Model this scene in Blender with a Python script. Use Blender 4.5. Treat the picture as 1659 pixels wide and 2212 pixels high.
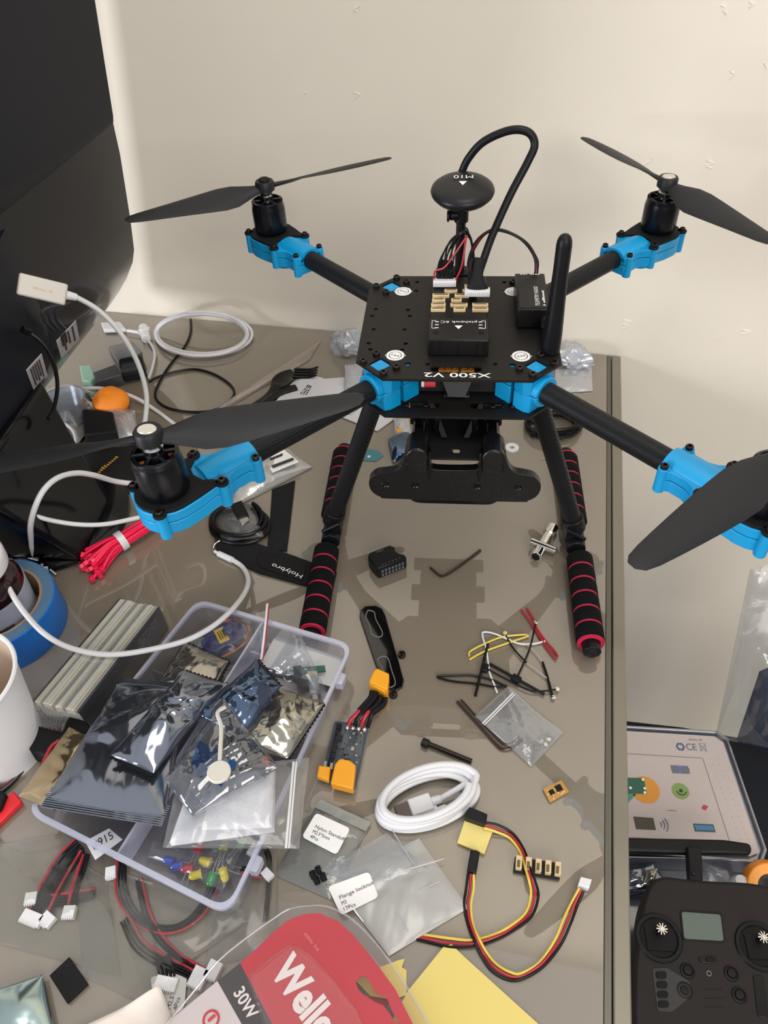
import bpy, bmesh, math, random
from mathutils import Vector, Matrix, noise
for o in list(bpy.data.objects): bpy.data.objects.remove(o)
C = bpy.context.scene.collection
S = 0.001                                    # everything below is written in millimetres
sin, cos, PI = math.sin, math.cos, math.pi
# ------------------------------------------------------------------ camera
CP = Vector((-2.92, -505.95, 552.94)); RX, RY, RZ = 0.7843, 0.0413, 0.0797; F = 1647.7; IW, IH = 1659, 2212
RM = (Matrix.Rotation(RZ, 3, 'Z') @ Matrix.Rotation(RY, 3, 'Y') @ Matrix.Rotation(RX, 3, 'X'))
cd = bpy.data.cameras.new('camera'); cam = bpy.data.objects.new('camera', cd); C.objects.link(cam)
cam.matrix_world = Matrix.Translation(CP * S) @ RM.to_4x4()
cd.sensor_fit = 'VERTICAL'; cd.sensor_height = 24.0; cd.lens = F / IH * 24.0; cd.clip_start = 0.01; cd.clip_end = 50
bpy.context.scene.camera = cam
# ------------------------------------------------------------------ world, lights, exposure
sc = bpy.context.scene
vs = sc.view_settings; sc.display_settings.display_device = 'sRGB'
vs.view_transform = 'Standard'; vs.look = 'None'; vs.gamma = 1.0; vs.exposure = 0.22; vs.use_curve_mapping = False
w = bpy.data.worlds.new('room_daylight'); sc.world = w; w.use_nodes = True
w.node_tree.nodes['Background'].inputs[0].default_value = (0.88, 0.89, 0.92, 1); w.node_tree.nodes['Background'].inputs[1].default_value = 0.42
wn = w.node_tree.nodes; wl_ = w.node_tree.links; tcw = wn.new('ShaderNodeTexCoord'); spx = wn.new('ShaderNodeSeparateXYZ'); mrw = wn.new('ShaderNodeMapRange')
mrw.inputs['From Min'].default_value = -0.15; mrw.inputs['From Max'].default_value = 0.75; mrw.inputs['To Min'].default_value = 0.13; mrw.inputs['To Max'].default_value = 0.72
wl_.new(tcw.outputs['Generated'], spx.inputs[0]); wl_.new(spx.outputs['Z'], mrw.inputs[0]); wl_.new(mrw.outputs[0], wn['Background'].inputs[1])
try: sc.cycles.transparent_max_bounces = 32
except Exception: pass
def area(name, loc, target, size, power, col, sy=None):
    l = bpy.data.lights.new(name, 'AREA'); l.energy = power; l.color = col; l.shape = 'RECTANGLE'; l.size = size; l.size_y = sy or size
    o = bpy.data.objects.new(name, l); C.objects.link(o); o.location = Vector(loc) * S
    o.rotation_euler = (Vector(target) - Vector(loc)).to_track_quat('-Z', 'Y').to_euler(); return o
area('window_light', (900, -2300, 1250), (0, 200, 150), 1.4, 33, (1.0, 0.95, 0.88), 1.2)
area('side_window_light', (-1900, -1450, 430), (-250, 400, 180), 0.62, 31, (0.96, 0.97, 1.0), 0.62)
area('ceiling_lamp', (300, -500, 2300), (0, 0, 0), 0.9, 14, (1.0, 0.94, 0.86), 0.9)
# ------------------------------------------------------------------ geometry from measured directions
def ray(x, y): return RM @ Vector(((x - IW / 2) / F, -(y - IH / 2) / F, -1))
def U(x, y, z=0.0):
    d = ray(x, y); return CP + d * ((z - CP.z) / d.z)
def UX(x, y, X):
    d = ray(x, y); return CP + d * ((X - CP.x) / d.x)
def UY(x, y, Y):
    d = ray(x, y); return CP + d * ((Y - CP.y) / d.y)
# ------------------------------------------------------------------ materials
def lin(c): return tuple(((v / 255) / 12.92 if v <= 10.3 else ((v / 255 + 0.055) / 1.055) ** 2.4) for v in c) + (1,)
MC = {}
def mat(name, col, rough=0.5, metal=0.0, spec=0.5, coat=0.0, bump=0.0, bscale=200.0, trans=0.0, alpha=1.0, ior=1.5, var=0.0, emit=0.0):
    if name in MC: return MC[name]
    m = bpy.data.materials.new(name); m.use_nodes = True; nt = m.node_tree; b = nt.nodes['Principled BSDF']; I = b.inputs; spec = .25 if (spec == .5 and max(col) < 36 and not metal) else spec
    I['Base Color'].default_value = lin(col); I['Roughness'].default_value = rough; I['Metallic'].default_value = metal
    I['Specular IOR Level'].default_value = spec; I['Coat Weight'].default_value = coat; I['Coat Roughness'].default_value = 0.05
    I['Transmission Weight'].default_value = trans; I['Alpha'].default_value = alpha; I['IOR'].default_value = ior
    if bump or var:
        tc = nt.nodes.new('ShaderNodeTexCoord'); n = nt.nodes.new('ShaderNodeTexNoise'); n.inputs['Scale'].default_value = bscale; n.inputs['Detail'].default_value = 5
        nt.links.new(tc.outputs['Object'], n.inputs['Vector'])
        if bump:
            bp = nt.nodes.new('ShaderNodeBump'); bp.inputs['Strength'].default_value = bump; bp.inputs['Distance'].default_value = 0.001
            nt.links.new(n.outputs['Fac'], bp.inputs['Height']); nt.links.new(bp.outputs['Normal'], I['Normal'])
        if var:
            mx = nt.nodes.new('ShaderNodeMix'); mx.data_type = 'RGBA'; a = lin(col)
            mx.inputs[6].default_value = tuple(v * (1 - var) for v in a[:3]) + (1,); mx.inputs[7].default_value = tuple(min(1, v * (1 + var)) for v in a[:3]) + (1,)
            nt.links.new(n.outputs['Fac'], mx.inputs[0]); nt.links.new(mx.outputs[2], I['Base Color'])
    MC[name] = m; return m
def film(name, tint=(240, 242, 245), base=0.10, rim=0.5, rough=0.12, bump=0.3, bscale=120.0, gcol=(235, 235, 235), haze=0.05, hcol=(220, 222, 226)):
    """thin clear plastic: see-through, with a glossy skin and a little milkiness"""
    if name in MC: return MC[name]
    m = bpy.data.materials.new(name); m.use_nodes = True; nt = m.node_tree; N = nt.nodes; L = nt.links; N.clear()
    out = N.new('ShaderNodeOutputMaterial'); tr = N.new('ShaderNodeBsdfTransparent'); tr.inputs[0].default_value = lin(tint)
    gl = N.new('ShaderNodeBsdfGlossy'); gl.inputs['Color'].default_value = lin(gcol); gl.inputs['Roughness'].default_value = rough
    df = N.new('ShaderNodeBsdfDiffuse'); df.inputs[0].default_value = lin(hcol)
    lw = N.new('ShaderNodeLayerWeight'); lw.inputs[0].default_value = 0.35
    ma = N.new('ShaderNodeMath'); ma.operation = 'MULTIPLY_ADD'; ma.inputs[1].default_value = rim; ma.inputs[2].default_value = base; ma.use_clamp = True
    L.new(lw.outputs['Facing'], ma.inputs[0])
    if bump:
        tc = N.new('ShaderNodeTexCoord'); n = N.new('ShaderNodeTexNoise'); n.inputs['Scale'].default_value = bscale; n.inputs['Detail'].default_value = 4; n.inputs['Distortion'].default_value = 1.0
        bp = N.new('ShaderNodeBump'); bp.inputs['Strength'].default_value = bump; bp.inputs['Distance'].default_value = 0.002
        L.new(tc.outputs['Object'], n.inputs['Vector']); L.new(n.outputs['Fac'], bp.inputs['Height']); L.new(bp.outputs[0], gl.inputs['Normal']); L.new(bp.outputs[0], lw.inputs['Normal'])
    m1 = N.new('ShaderNodeMixShader'); m1.inputs[0].default_value = haze; m2 = N.new('ShaderNodeMixShader')
    L.new(tr.outputs[0], m1.inputs[1]); L.new(df.outputs[0], m1.inputs[2]); L.new(ma.outputs[0], m2.inputs[0]); L.new(m1.outputs[0], m2.inputs[1]); L.new(gl.outputs[0], m2.inputs[2]); L.new(m2.outputs[0], out.inputs[0])
    MC[name] = m; return m
def weave(name, col, rough, amt=0.35, scale=260.0, bump=0.15, ang=PI / 4, coat=0.0):
    """carbon twill"""
    m = mat(name, col, rough, coat=coat); nt = m.node_tree; N = nt.nodes; L = nt.links; b = N['Principled BSDF']
    tc = N.new('ShaderNodeTexCoord'); mp = N.new('ShaderNodeMapping'); mp.inputs['Rotation'].default_value = (0, 0, ang)
    wv = N.new('ShaderNodeTexWave'); wv.inputs['Scale'].default_value = scale; wv.inputs['Distortion'].default_value = 0.6; wv.inputs['Detail'].default_value = 1
    L.new(tc.outputs['Object'], mp.inputs[0]); L.new(mp.outputs[0], wv.inputs['Vector'])
    r = N.new('ShaderNodeMapRange'); r.inputs['To Min'].default_value = rough; r.inputs['To Max'].default_value = rough + amt; L.new(wv.outputs['Fac'], r.inputs[0]); L.new(r.outputs[0], b.inputs['Roughness'])
    bp = N.new('ShaderNodeBump'); bp.inputs['Strength'].default_value = bump; bp.inputs['Distance'].default_value = 0.0005; L.new(wv.outputs['Fac'], bp.inputs['Height']); L.new(bp.outputs[0], b.inputs['Normal'])
    return m
BLK = mat('black_plastic', (17, 18, 21), 0.42, spec=.22); BLKG = mat('black_gloss', (7, 8, 12), 0.16, coat=0.15); BLKM = mat('black_matte', (17, 17, 19), 0.7, spec=.25)
CARB = weave('carbon_plate', (24, 22, 21), 0.32); TUBE = weave('carbon_tube', (18, 19, 22), 0.30, 0.3, 300, 0.35)
BLUE = mat('blue_plastic', (0, 148, 205), 0.42); PROP = mat('propeller_plastic', (24, 25, 29), 0.5, spec=.35); MOTM = mat('motor_black', (10, 12, 19), 0.28, 0.1, spec=.4)
SCR = mat('black_screw', (58, 52, 48), 0.25, 0.8); STEEL = mat('steel', (190, 190, 190), 0.22, 1.0); CHR = mat('chrome', (225, 222, 215), 0.12, 1.0)
WHT = mat('white_plastic', (212, 212, 214), 0.35); WHTM = mat('white_print', (232, 232, 230), 0.6); PAPER = mat('white_paper', (208, 207, 211), 0.7)
INK = mat('ink', (45, 45, 50), 0.6); FOAM = mat('black_foam', (10, 10, 12), 0.95, spec=0.2, bump=0.6, bscale=900); RFOAM = mat('red_foam', (190, 22, 62), 0.8)
COP = mat('copper', (170, 92, 62), 0.35, 0.9); CRM = mat('cream_connector', (205, 182, 140), 0.5); YEL = mat('yellow_connector', (240, 165, 25), 0.35)
RED = mat('red_wire', (165, 28, 44), 0.4); WBLK = mat('black_wire', (13, 13, 15), 0.35); WYEL = mat('yellow_wire', (214, 190, 76), 0.4); WWHT = mat('white_cable', (208, 208, 211), 0.42)
SLOT = mat('slot_dark', (6, 6, 7), 0.6); CLEAR = film('clear_bag'); GOLD = mat('gold_print', (190, 140, 60), 0.5)
# ------------------------------------------------------------------ mesh helpers
class MB:
    def __init__(s): s.v = []; s.f = []
    def add(s, vs, fs, M=None):
        k = len(s.v); s.v += [(M @ Vector(v)) if M is not None else Vector(v) for v in vs]; s.f += [tuple(i + k for i in f) for f in fs]; return s
    def box(s, c, d, M=None):
        x, y, z = [q / 2 for q in d]; c = Vector(c)
        vs = [c + Vector((a * x, b * y, e * z)) for a in (-1, 1) for b in (-1, 1) for e in (-1, 1)]
        return s.add(vs, [(0, 1, 3, 2), (4, 6, 7, 5), (0, 4, 5, 1), (2, 3, 7, 6), (0, 2, 6, 4), (1, 5, 7, 3)], M)
    def cyl(s, p0, p1, r0, r1=None, n=20, M=None, caps=True):
        p0 = Vector(p0); p1 = Vector(p1); r1 = r0 if r1 is None else r1; d = (p1 - p0).normalized(); a = d.orthogonal().normalized(); b = d.cross(a)
        vs = []
        for p, r in ((p0, r0), (p1, r1)): vs += [p + (a * cos(2 * PI * i / n) + b * sin(2 * PI * i / n)) * r for i in range(n)]
        fs = [(i, (i + 1) % n, n + (i + 1) % n, n + i) for i in range(n)]
        if caps: fs += [tuple(range(n - 1, -1, -1)), tuple(range(n, 2 * n))]
        return s.add(vs, fs, M)
    def lathe(s, prof, n=32, M=None, close=True):
        """profile of (radius, height) about +Z"""
        vs = []; fs = []; m = len(prof)
        for i in range(n):
            a = 2 * PI * i / n; vs += [(max(r, .001) * cos(a), max(r, .001) * sin(a), h) for r, h in prof]
        for i in range(n):
            j = (i + 1) % n
            for k in range(m - 1): fs.append((i * m + k, j * m + k, j * m + k + 1, i * m + k + 1))
        return s.add(vs, fs, M)
    def prism(s, pts, z0, z1, M=None):
        n = len(pts); vs = [(p[0], p[1], z0) for p in pts] + [(p[0], p[1], z1) for p in pts]
        return s.add(vs, [tuple(range(n - 1, -1, -1)), tuple(range(n, 2 * n))] + [(i, (i + 1) % n, n + (i + 1) % n, n + i) for i in range(n)], M)
    def tube(s, pts, r, n=8, sm=6, M=None, closed=False, flat=None):
        P = spline(pts, sm, closed); T = []
        for i in range(len(P)):
            a = P[max(0, i - 1)]; b = P[min(len(P) - 1, i + 1)]; d = (b - a); T.append(d.normalized() if d.length > 1e-6 else Vector((1, 0, 0)))
        nrm = T[0].orthogonal().normalized()
        if flat is not None: nrm = (Vector(flat[0]) - T[0] * Vector(flat[0]).dot(T[0])).normalized()
        vs = []
        for i, p in enumerate(P):
            nrm = (nrm - T[i] * nrm.dot(T[i])); nrm = nrm.normalized() if nrm.length > 1e-6 else T[i].orthogonal().normalized(); bn = T[i].cross(nrm)
            rr = r(i / (len(P) - 1)) if callable(r) else r; k = flat[1] if flat else 1
            vs += [p + (nrm * cos(2 * PI * j / n) * rr + bn * sin(2 * PI * j / n) * rr * k) for j in range(n)]
        m = len(P); fs = [(i * n + j, i * n + (j + 1) % n, (i + 1) * n + (j + 1) % n, (i + 1) * n + j) for i in range(m - 1) for j in range(n)]
        fs += [tuple(range(n - 1, -1, -1)), tuple(range((m - 1) * n, m * n))]
        return s.add(vs, fs, M)
    def grid(s, fn, nx, ny, M=None):
        vs = [fn(i / nx, j / ny) for i in range(nx + 1) for j in range(ny + 1)]; m = ny + 1
        return s.add(vs, [(i * m + j, (i + 1) * m + j, (i + 1) * m + j + 1, i * m + j + 1) for i in range(nx) for j in range(ny)], M)
def spline(pts, sm=6, closed=False):
    P = [Vector(p) for p in pts]
    if len(P) < 3 or sm <= 1: return P
    if closed: E = [P[-1]] + P + [P[0], P[1]]
    else: E = [P[0] * 2 - P[1]] + P + [P[-1] * 2 - P[-2]]
    out = []
    for i in range(1, len(E) - 2):
        a, b, c, d = E[i - 1:i + 3]
        for k in range(sm):
            t = k / sm; out.append(0.5 * ((2 * b) + (c - a) * t + (2 * a - 5 * b + 4 * c - d) * t * t + (3 * b - a - 3 * c + d) * t ** 3))
    out.append(E[-2]); return out
def tag(o, label=None, cat=None, group=None, kind=None):
    if label: o['label'] = label
    if cat: o['category'] = cat
    if group: o['group'] = group
    if kind: o['kind'] = kind
    return o
ORG = {}
def org(o):
    return ORG.get(o.name, Vector((0, 0, 0)))
def thing(name, label, cat, loc=(0, 0, 0), group=None):
    o = bpy.data.objects.new(name, None); C.objects.link(o); o.location = Vector(loc) * S; o.empty_display_size = 0.01
    ORG[o.name] = Vector(loc); return tag(o, label, cat, group)
def part(name, mb, m, parent=None, bevel=0, seg=2, smooth=True, ang=35, label=None, sub=0):
    vs = mb.v
    if parent is None:
        lo = Vector([min(v[k] for v in vs) for k in range(3)]); hi = Vector([max(v[k] for v in vs) for k in range(3)]); og = Vector(((lo.x + hi.x) / 2, (lo.y + hi.y) / 2, lo.z))
    else: og = org(parent)
    me = bpy.data.meshes.new(name); me.from_pydata([(v - og) * S for v in vs], [], mb.f); me.materials.append(m); me.update()
    bm = bmesh.new(); bm.from_mesh(me); bmesh.ops.recalc_face_normals(bm, faces=bm.faces); bm.to_mesh(me); bm.free()
    if smooth:
        me.polygons.foreach_set('use_smooth', [True] * len(me.polygons)); me.set_sharp_from_angle(angle=math.radians(ang))
    o = bpy.data.objects.new(name, me); C.objects.link(o); ORG[o.name] = og
    if parent is None: o.location = og * S
    else: o.parent = parent
    if bevel:
        b = o.modifiers.new('bevel', 'BEVEL'); b.width = bevel * S; b.segments = seg; b.limit_method = 'ANGLE'; b.angle_limit = math.radians(38); b.harden_normals = False
    if sub:
        b = o.modifiers.new('sub', 'SUBSURF'); b.levels = sub; b.render_levels = sub
    if label: o['label'] = label
    return o
def single(name, mb, m, label, cat, group=None, **k):
    return tag(part(name, mb, m, None, **k), label, cat, group)
def frame(o, xd, yd):
    x = Vector(xd).normalized(); y = Vector(yd); y = (y - x * y.dot(x)).normalized(); z = x.cross(y)
    M = Matrix((x, y, z)).transposed().to_4x4(); M.translation = Vector(o); return M
def text_mb(s, P0, P1, up, h, lift=0.15, mirror=False, thick=0.1, space=1.0, bold=0.0):
    """lettering that runs from P0 to P1 (baseline), height h towards up; '~n' gives n blurred, unreadable strokes"""
    if s[0] == '~':
        P0 = Vector(P0); P1 = Vector(P1); M = frame(P0, P1 - P0, up); L = (P1 - P0).length; n = int(s[1:]); r = random.Random(n); b = MB(); nz = M.to_3x3() @ Vector((0, 0, 1)); sg = -1 if (nz.z < -.3) else 1
        for k in range(n):
            w_ = L / n; hh = h * r.uniform(.45, 1)
            if r.random() < .15: continue
            b.box(((k + .5) * w_, hh / 2, lift * sg), (w_ * .62, hh, .12), M)
        return b
    cu = bpy.data.curves.new('t', 'FONT'); cu.body = s; cu.size = 1; cu.extrude = 0.0; cu.offset = bold; cu.resolution_u = 3; cu.space_character = space
    ob = bpy.data.objects.new('t', cu); C.objects.link(ob); bpy.context.view_layer.update()
    me = bpy.data.meshes.new_from_object(ob.evaluated_get(bpy.context.evaluated_depsgraph_get())); bpy.data.objects.remove(ob)
    P0 = Vector(P0); P1 = Vector(P1); M = frame(P0, P1 - P0, up); n = (M.to_3x3() @ Vector((0, 0, 1)))
    if n.z < 0 and abs(n.z) > .3 and not mirror: n = -n
    xs = [v.co.x for v in me.vertices]; ys = [v.co.y for v in me.vertices]; L = (P1 - P0).length
    ax = M.to_3x3() @ Vector((1, 0, 0)); ay = M.to_3x3() @ Vector((0, 1, 0)); x0, x1 = min(xs), max(xs); cap = 0.70
    b = MB(); b.v = [P0 + ax * ((v.co.x - x0) / (x1 - x0) * L) + ay * (v.co.y / cap * h) + n * lift for v in me.vertices]; b.f = [tuple(p.vertices) for p in me.polygons]
    bpy.data.meshes.remove(me); return b
def smoothstep(a, b, x):
    t = max(0, min(1, (x - a) / (b - a))); return t * t * (3 - 2 * t)
def wr(p, sc=0.03, seed=0.0):
    """sharp-crested fold noise, 0..1"""
    rs = random.Random(int(seed * 97)); q = Vector((p[0] * sc * .5 + seed, p[1] * sc * .5 - seed, seed * 3.1)); d = noise.noise(q) * .55; v = 0; A = 0
    for k in range(5):
        a = rs.uniform(0, PI); f = sc * (.5, .8, 1.1, 1.7, 2.6)[k] * rs.uniform(.8, 1.2); am = (1, .7, .5, .28, .14)[k]
        t = (p[0] * cos(a) + p[1] * sin(a)) * f + rs.random() * 9 + d * (1.0 + .5 * k); v += am * abs((t % 1) * 2 - 1); A += am
    return v / A
def pillow(c, puff=4, wrk=2, seed=1.0, n=40, sc=0.03, teeth=0, tw=1.2, low=0.3, lift=0.0, flatend=0.0, asym=0.0):
    """closed bag from four corners (going round): a puffed upper sheet over a flatter lower sheet"""
    a, b, d, e = [Vector(q) for q in c]       # a-b one end, e-d the other
    up = (b - a).cross(e - a).normalized()
    if up.z < 0: up = -up
    ax = (e - a).normalized()
    def P(u, v):
        p = (a * (1 - u) + b * u) * (1 - v) + (e * (1 - u) + d * u) * v; return p
    m = MB()
    def sheet(top):
        def fn(u, v):
            p = P(u, v); vv = (v - flatend) / (1 - 2 * flatend) if flatend else v; vv = max(0, min(1, vv))
            ed = (sin(PI * u) ** 0.6) * (sin(PI * vv) ** 0.6) if 0 < vv < 1 and 0 < u < 1 else 0
            f = puff * ed * (1 + asym * (v - .5)) + wrk * (wr(p, sc, seed) - 0.5) * (0.25 + 0.75 * ed) + wrk * .25
            if not top: f = f * low * 0.3 - 0.15
            if teeth and (v == 0 or v == 1): p = p + ax * (tw if int(round(u * n)) % 2 else 0) * (1 if v == 1 else -1)
            return p + up * (f + lift)
        return fn
    m.grid(sheet(True), n, n); m.grid(sheet(False), n, n); k = (n + 1) ** 2
    idx = [i * (n + 1) for i in range(n + 1)] + [n * (n + 1) + j for j in range(1, n + 1)] + [i * (n + 1) + n for i in range(n - 1, -1, -1)] + [j for j in range(n - 1, 0, -1)]
    for i in range(len(idx)):
        p, q = idx[i], idx[(i + 1) % len(idx)]; m.f.append((p, q, q + k, p + k))
    return m
def quad(m, pts, h=0.4, z=0.0):
    P = [Vector(p) for p in pts]; n = len(P); up = (P[1] - P[0]).cross(P[2] - P[0]).normalized()
    if up.z < 0: up = -up
    return m.add([p + up * z for p in P] + [p + up * (z + h) for p in P], [tuple(range(n - 1, -1, -1)), tuple(range(n, 2 * n))] + [(i, (i + 1) % n, n + (i + 1) % n, n + i) for i in range(n)])
def UL(pts, z=0.0): return [U(p[0], p[1], (p[2] if len(p) > 2 else z)) for p in pts]
def circ(n, r, cx=0, cy=0, a0=0): return [(cx + r * cos(a0 + 2 * PI * i / n), cy + r * sin(a0 + 2 * PI * i / n)) for i in range(n)]
def holed(outer, holes, th):
    """flat plate with cut-outs, centred on z=0"""
    cu = bpy.data.curves.new('p', 'CURVE'); cu.dimensions = '2D'; cu.fill_mode = 'BOTH'; cu.extrude = th / 2
    for pts in [outer] + holes:
        sp = cu.splines.new('POLY'); sp.points.add(len(pts) - 1); sp.use_cyclic_u = True
        for i, p in enumerate(pts): sp.points[i].co = (p[0], p[1], 0, 1)
    ob = bpy.data.objects.new('p', cu); C.objects.link(ob); bpy.context.view_layer.update()
    me = bpy.data.meshes.new_from_object(ob.evaluated_get(bpy.context.evaluated_depsgraph_get())); bpy.data.objects.remove(ob)
    b = MB(); b.v = [v.co.copy() for v in me.vertices]; b.f = [tuple(p.vertices) for p in me.polygons]; bpy.data.meshes.remove(me); return b
def moved(mb, M):
    b = MB(); b.v = [M @ v for v in mb.v]; b.f = list(mb.f); return b
def rrect(w, h, r, n=5, cx=0, cy=0):
    o = []
    for (sx, sy, a) in ((1, 1, 0), (-1, 1, PI / 2), (-1, -1, PI), (1, -1, 3 * PI / 2)):
        for i in range(n + 1): t = a + PI / 2 * i / n; o.append((cx + sx * (w / 2 - r) + r * cos(t), cy + sy * (h / 2 - r) + r * sin(t)))
    return o
# ------------------------------------------------------------------ the setting
TH = math.radians(-8.0); WD = Vector((cos(TH), sin(TH), 0)); WN = Vector((-sin(TH), cos(TH), 0)); WC = 359.0   # wall plane: WN . p = WC
def W(t, z, off=0.0): return WN * (WC - off) + WD * t + Vector((0, 0, z))
def UW(x, y, off=0.0):
    d = ray(x, y); return CP + d * ((WC - off - WN.dot(CP)) / WN.dot(d))
wallm = mat('painted_wall', (232, 224, 210), 0.75, spec=0.25, bump=0.12, bscale=35, var=0.02)
nt = wallm.node_tree
wall = MB(); wall.prism([tuple(WN.xy * WC + WD.xy * -2200), tuple(WN.xy * WC + WD.xy * 2200), tuple(WN.xy * (WC + 100) + WD.xy * 2200), tuple(WN.xy * (WC + 100) + WD.xy * -2200)], -860, 2500)
wo = tag(part('wall_back', wall, wallm, smooth=False), kind='structure')
b = MB()
for k, (x, y, s_) in enumerate([(770, 17, 10), (771, 206, 7), (660, 200, 2), (1565, 22, 14), (1590, 160, 16), (1648, 143, 10), (1397, 352, 18), (1537, 352, 14), (1353, 700, 12), (1612, 712, 12), (438, 414, 6), (1620, 10, 10), (1554, 728, 5)]):
    random.seed(k); pts = []
    for i in range(5): q = UW(x + random.uniform(-1, 1) * s_, y + (i / 4 - .5) * 1.6 * s_, 0.4); pts.append(q)
    b.tube(pts, 0.45, 5, 4)
part('paint_flake', b, mat('chipped_paint', (238, 232, 220), 0.5), wo)
fl = MB(); fl.box((0, -800, -880), (4600, 3200, 40)); tag(part('floor', fl, mat('floor_tile', (150, 142, 130), 0.5), smooth=False), kind='structure')
# ------------------------------------------------------------------ the desk
FR = Vector((206.5, 329.7, 0)); NR_ = Vector((70.5, -750, 0)); ed = (NR_ - FR).normalized(); inn = Vector((ed.y, -ed.x, 0))
if inn.x > 0: inn = -inn
wl = Vector((-1000, 329.7 + 1206.5 * math.tan(math.radians(8.1)), 0))
desk = thing('desk', 'grey-brown glass-topped desk with a metal edge strip, standing against the cream wall', 'desk', (-300, -150, 0))
gm = mat('desk_glass', (124, 114, 99), 0.035, spec=0.5, var=0.03, bscale=6); gi = gm.node_tree.nodes['Principled BSDF'].inputs
gi['Coat Weight'].default_value = 1.0; gi['Coat IOR'].default_value = 1.95; gi['Coat Roughness'].default_value = 0.012; gi['Roughness'].default_value = 0.5
NL_ = Vector((-1000, -750, 0))
g = MB(); quad(g, [FR + inn * 17, wl, NL_, NR_ + inn * 17], 8, -8); part('glass_top', g, gm, desk, smooth=False)
em = mat('desk_edge_strip', (128, 122, 108), 0.35, 0.35, coat=0.3)
g = MB(); quad(g, [FR, FR + inn * 11, NR_ + inn * 11, NR_], 20, -19.6); part('edge_strip', g, em, desk, bevel=1.2)
g = MB(); quad(g, [FR + inn * 11.8, FR + inn * 16.6, NR_ + inn * 16.6, NR_ + inn * 11.8], 18, -18.2); part('edge_channel', g, mat('edge_channel', (98, 94, 84), 0.35, 0.3), desk, bevel=0.5)
for (x, y) in ((150, 250), (40, -650), (-900, 400), (-900, -650)):
    g = MB(); g.box((x, y, -430), (40, 40, 858)); part('leg', g, BLK, desk, bevel=2)
# ------------------------------------------------------------------ the quadcopter
Q = thing('quadcopter_drone', 'black carbon-fibre quadcopter with bright blue arm clamps standing on padded landing legs on the desk', 'drone')
PH, PC, HP = 72.0, 20.8, 246.0
def oct_(k, c): return [(-k, -k + c), (-k + c, -k), (k - c, -k), (k, -k + c), (k, k - c), (k - c, k), (-k + c, k), (-k, k - c)]
holes = []
for (x, y) in [(-64, 20), (-66, 10), (-63, -9), (-65, -28), (-63, -36), (-39, 19), (-37, 10), (-40, -9), (-38, -28), (-40, -36), (-34, 62), (-34, 48), (36, 62), (36, 48), (-21, -54), (26, -53)]: holes.append(circ(12, 1.7, x, y))
holes += [circ(12, 2.3, -35, -54), circ(12, 2.3, 38, -54)]
holes.append(rrect(36, 8, 4, 5, -1, -59))
for sx in (-1, 1):
    for sy in (-1, 1): holes.append([(sx * 54.5 + 7.6 * cos(a) * 1.0, sy * 55 + 7.6 * sin(a)) for a in [i * PI / 2 + k * .14 - .14 for i in range(4) for k in range(3)]])
tp = part('top_plate', moved(holed(oct_(PH, PC), holes, 2), Matrix.Translation((0, 0, HP - 1))), CARB, Q, smooth=False)
bp_ = part('bottom_plate', moved(holed(oct_(PH, PC), [rrect(24, 9, 4, 4, -24, -58), rrect(24, 9, 4, 4, 22, -58), rrect(40, 30, 6, 4, 0, -20)], 2), Matrix.Translation((0, 0, 213))), CARB, Q, smooth=False)
def up2(p0, p1, d=1): return None
part('lettering', text_mb('X500 V2', (23, -64.5, HP), (-23, -64.5, HP), (0, -1, 0), 5.0, bold=.012), WHTM, tp, smooth=False)
def screw(x, y, z, par, r=2.7, h=3.0, ax=None, nm='screw'):
    b = MB(); b.lathe([(0.0, h - 1.6), (1.25, h - 1.6), (1.3, h), (r - .4, h), (r, h - .5), (r, 0), (0, 0)], 14, Matrix.Translation((x, y, z)) @ (ax or Matrix.Identity(4)))
    return part(nm, b, SCR, par)
for sx in (-1, 1):
    for sy in (-1, 1):
        for (x, y) in ((66.5, 53), (58, 43.5), (51, 67), (42.5, 60)): screw(sx * x, sy * y, HP, tp)
        b = MB(); b.prism([(sx * 54.5 + 7.3 * cos(a), sy * 55 + 7.3 * sin(a)) for a in [i * PI / 2 for i in range(4)]], HP - 5, HP - .6); b.box((sx * 54.5, sy * 55, HP - .6), (3.6, 2.0, .8)); part('blue_inlay', b, BLUE, tp, bevel=.4)
# motor badges
for (x, y, s_) in ((-44.5, 47, 'M4'), (-44.5, -43.5, 'M1'), (44.5, -43, 'M3'), (42.5, 47, 'M2')):
    b = moved(holed(circ(28, 6.6, x, y), [circ(24, 4.7, x, y)], .12), Matrix.Translation((0, 0, HP + .1)))
    b2 = moved(holed(circ(28, 4.1, x, y), [], .12), Matrix.Translation((0, 0, HP + .1))); b.add(b2.v, b2.f)
    for s2 in (-1, 1): b.prism([(x + s2 * 6.2, y - 1.2), (x + s2 * 7.6, y), (x + s2 * 6.2, y + 1.2)], HP + .02, HP + .16)
    bo = part('motor_badge', b, WHTM, tp, smooth=False)
    u = Vector((-1, .35 if x < 0 else -.35, 0)).normalized() * 3; v = Vector((u.y, -u.x, 0))
    if v.y > 0: v = -v
    c = Vector((x, y, HP + .12)) - v / 3 * 1.3; part('badge_text', text_mb(s_, c - u * .9, c + u * .9, v, 2.6, .12), INK, bo, smooth=False)
# yellow terminals seen through the slot
b = MB()
for k in range(5): b.lathe([(1.0, 0), (2.6, 0), (2.6, 3), (1.0, 3), (1.0, 0)], 12, Matrix.Translation((-11 + k * 4.6 + (2 if k > 2 else 0), -53, 238)))
part('power_terminal', b, mat('terminal_yellow', (200, 130, 40), .4), Q)
b = MB(); b.cyl((-23, -62, 236), (-15, -62, 236), 3.2); part('red_plug', b, mat('red_plug', (190, 45, 62), .5), Q, bevel=.5)
b = MB(); b.cyl((-25, -62, 236), (-23, -62, 236), 3.25); part('plug_tip', b, WHT, Q)
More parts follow.
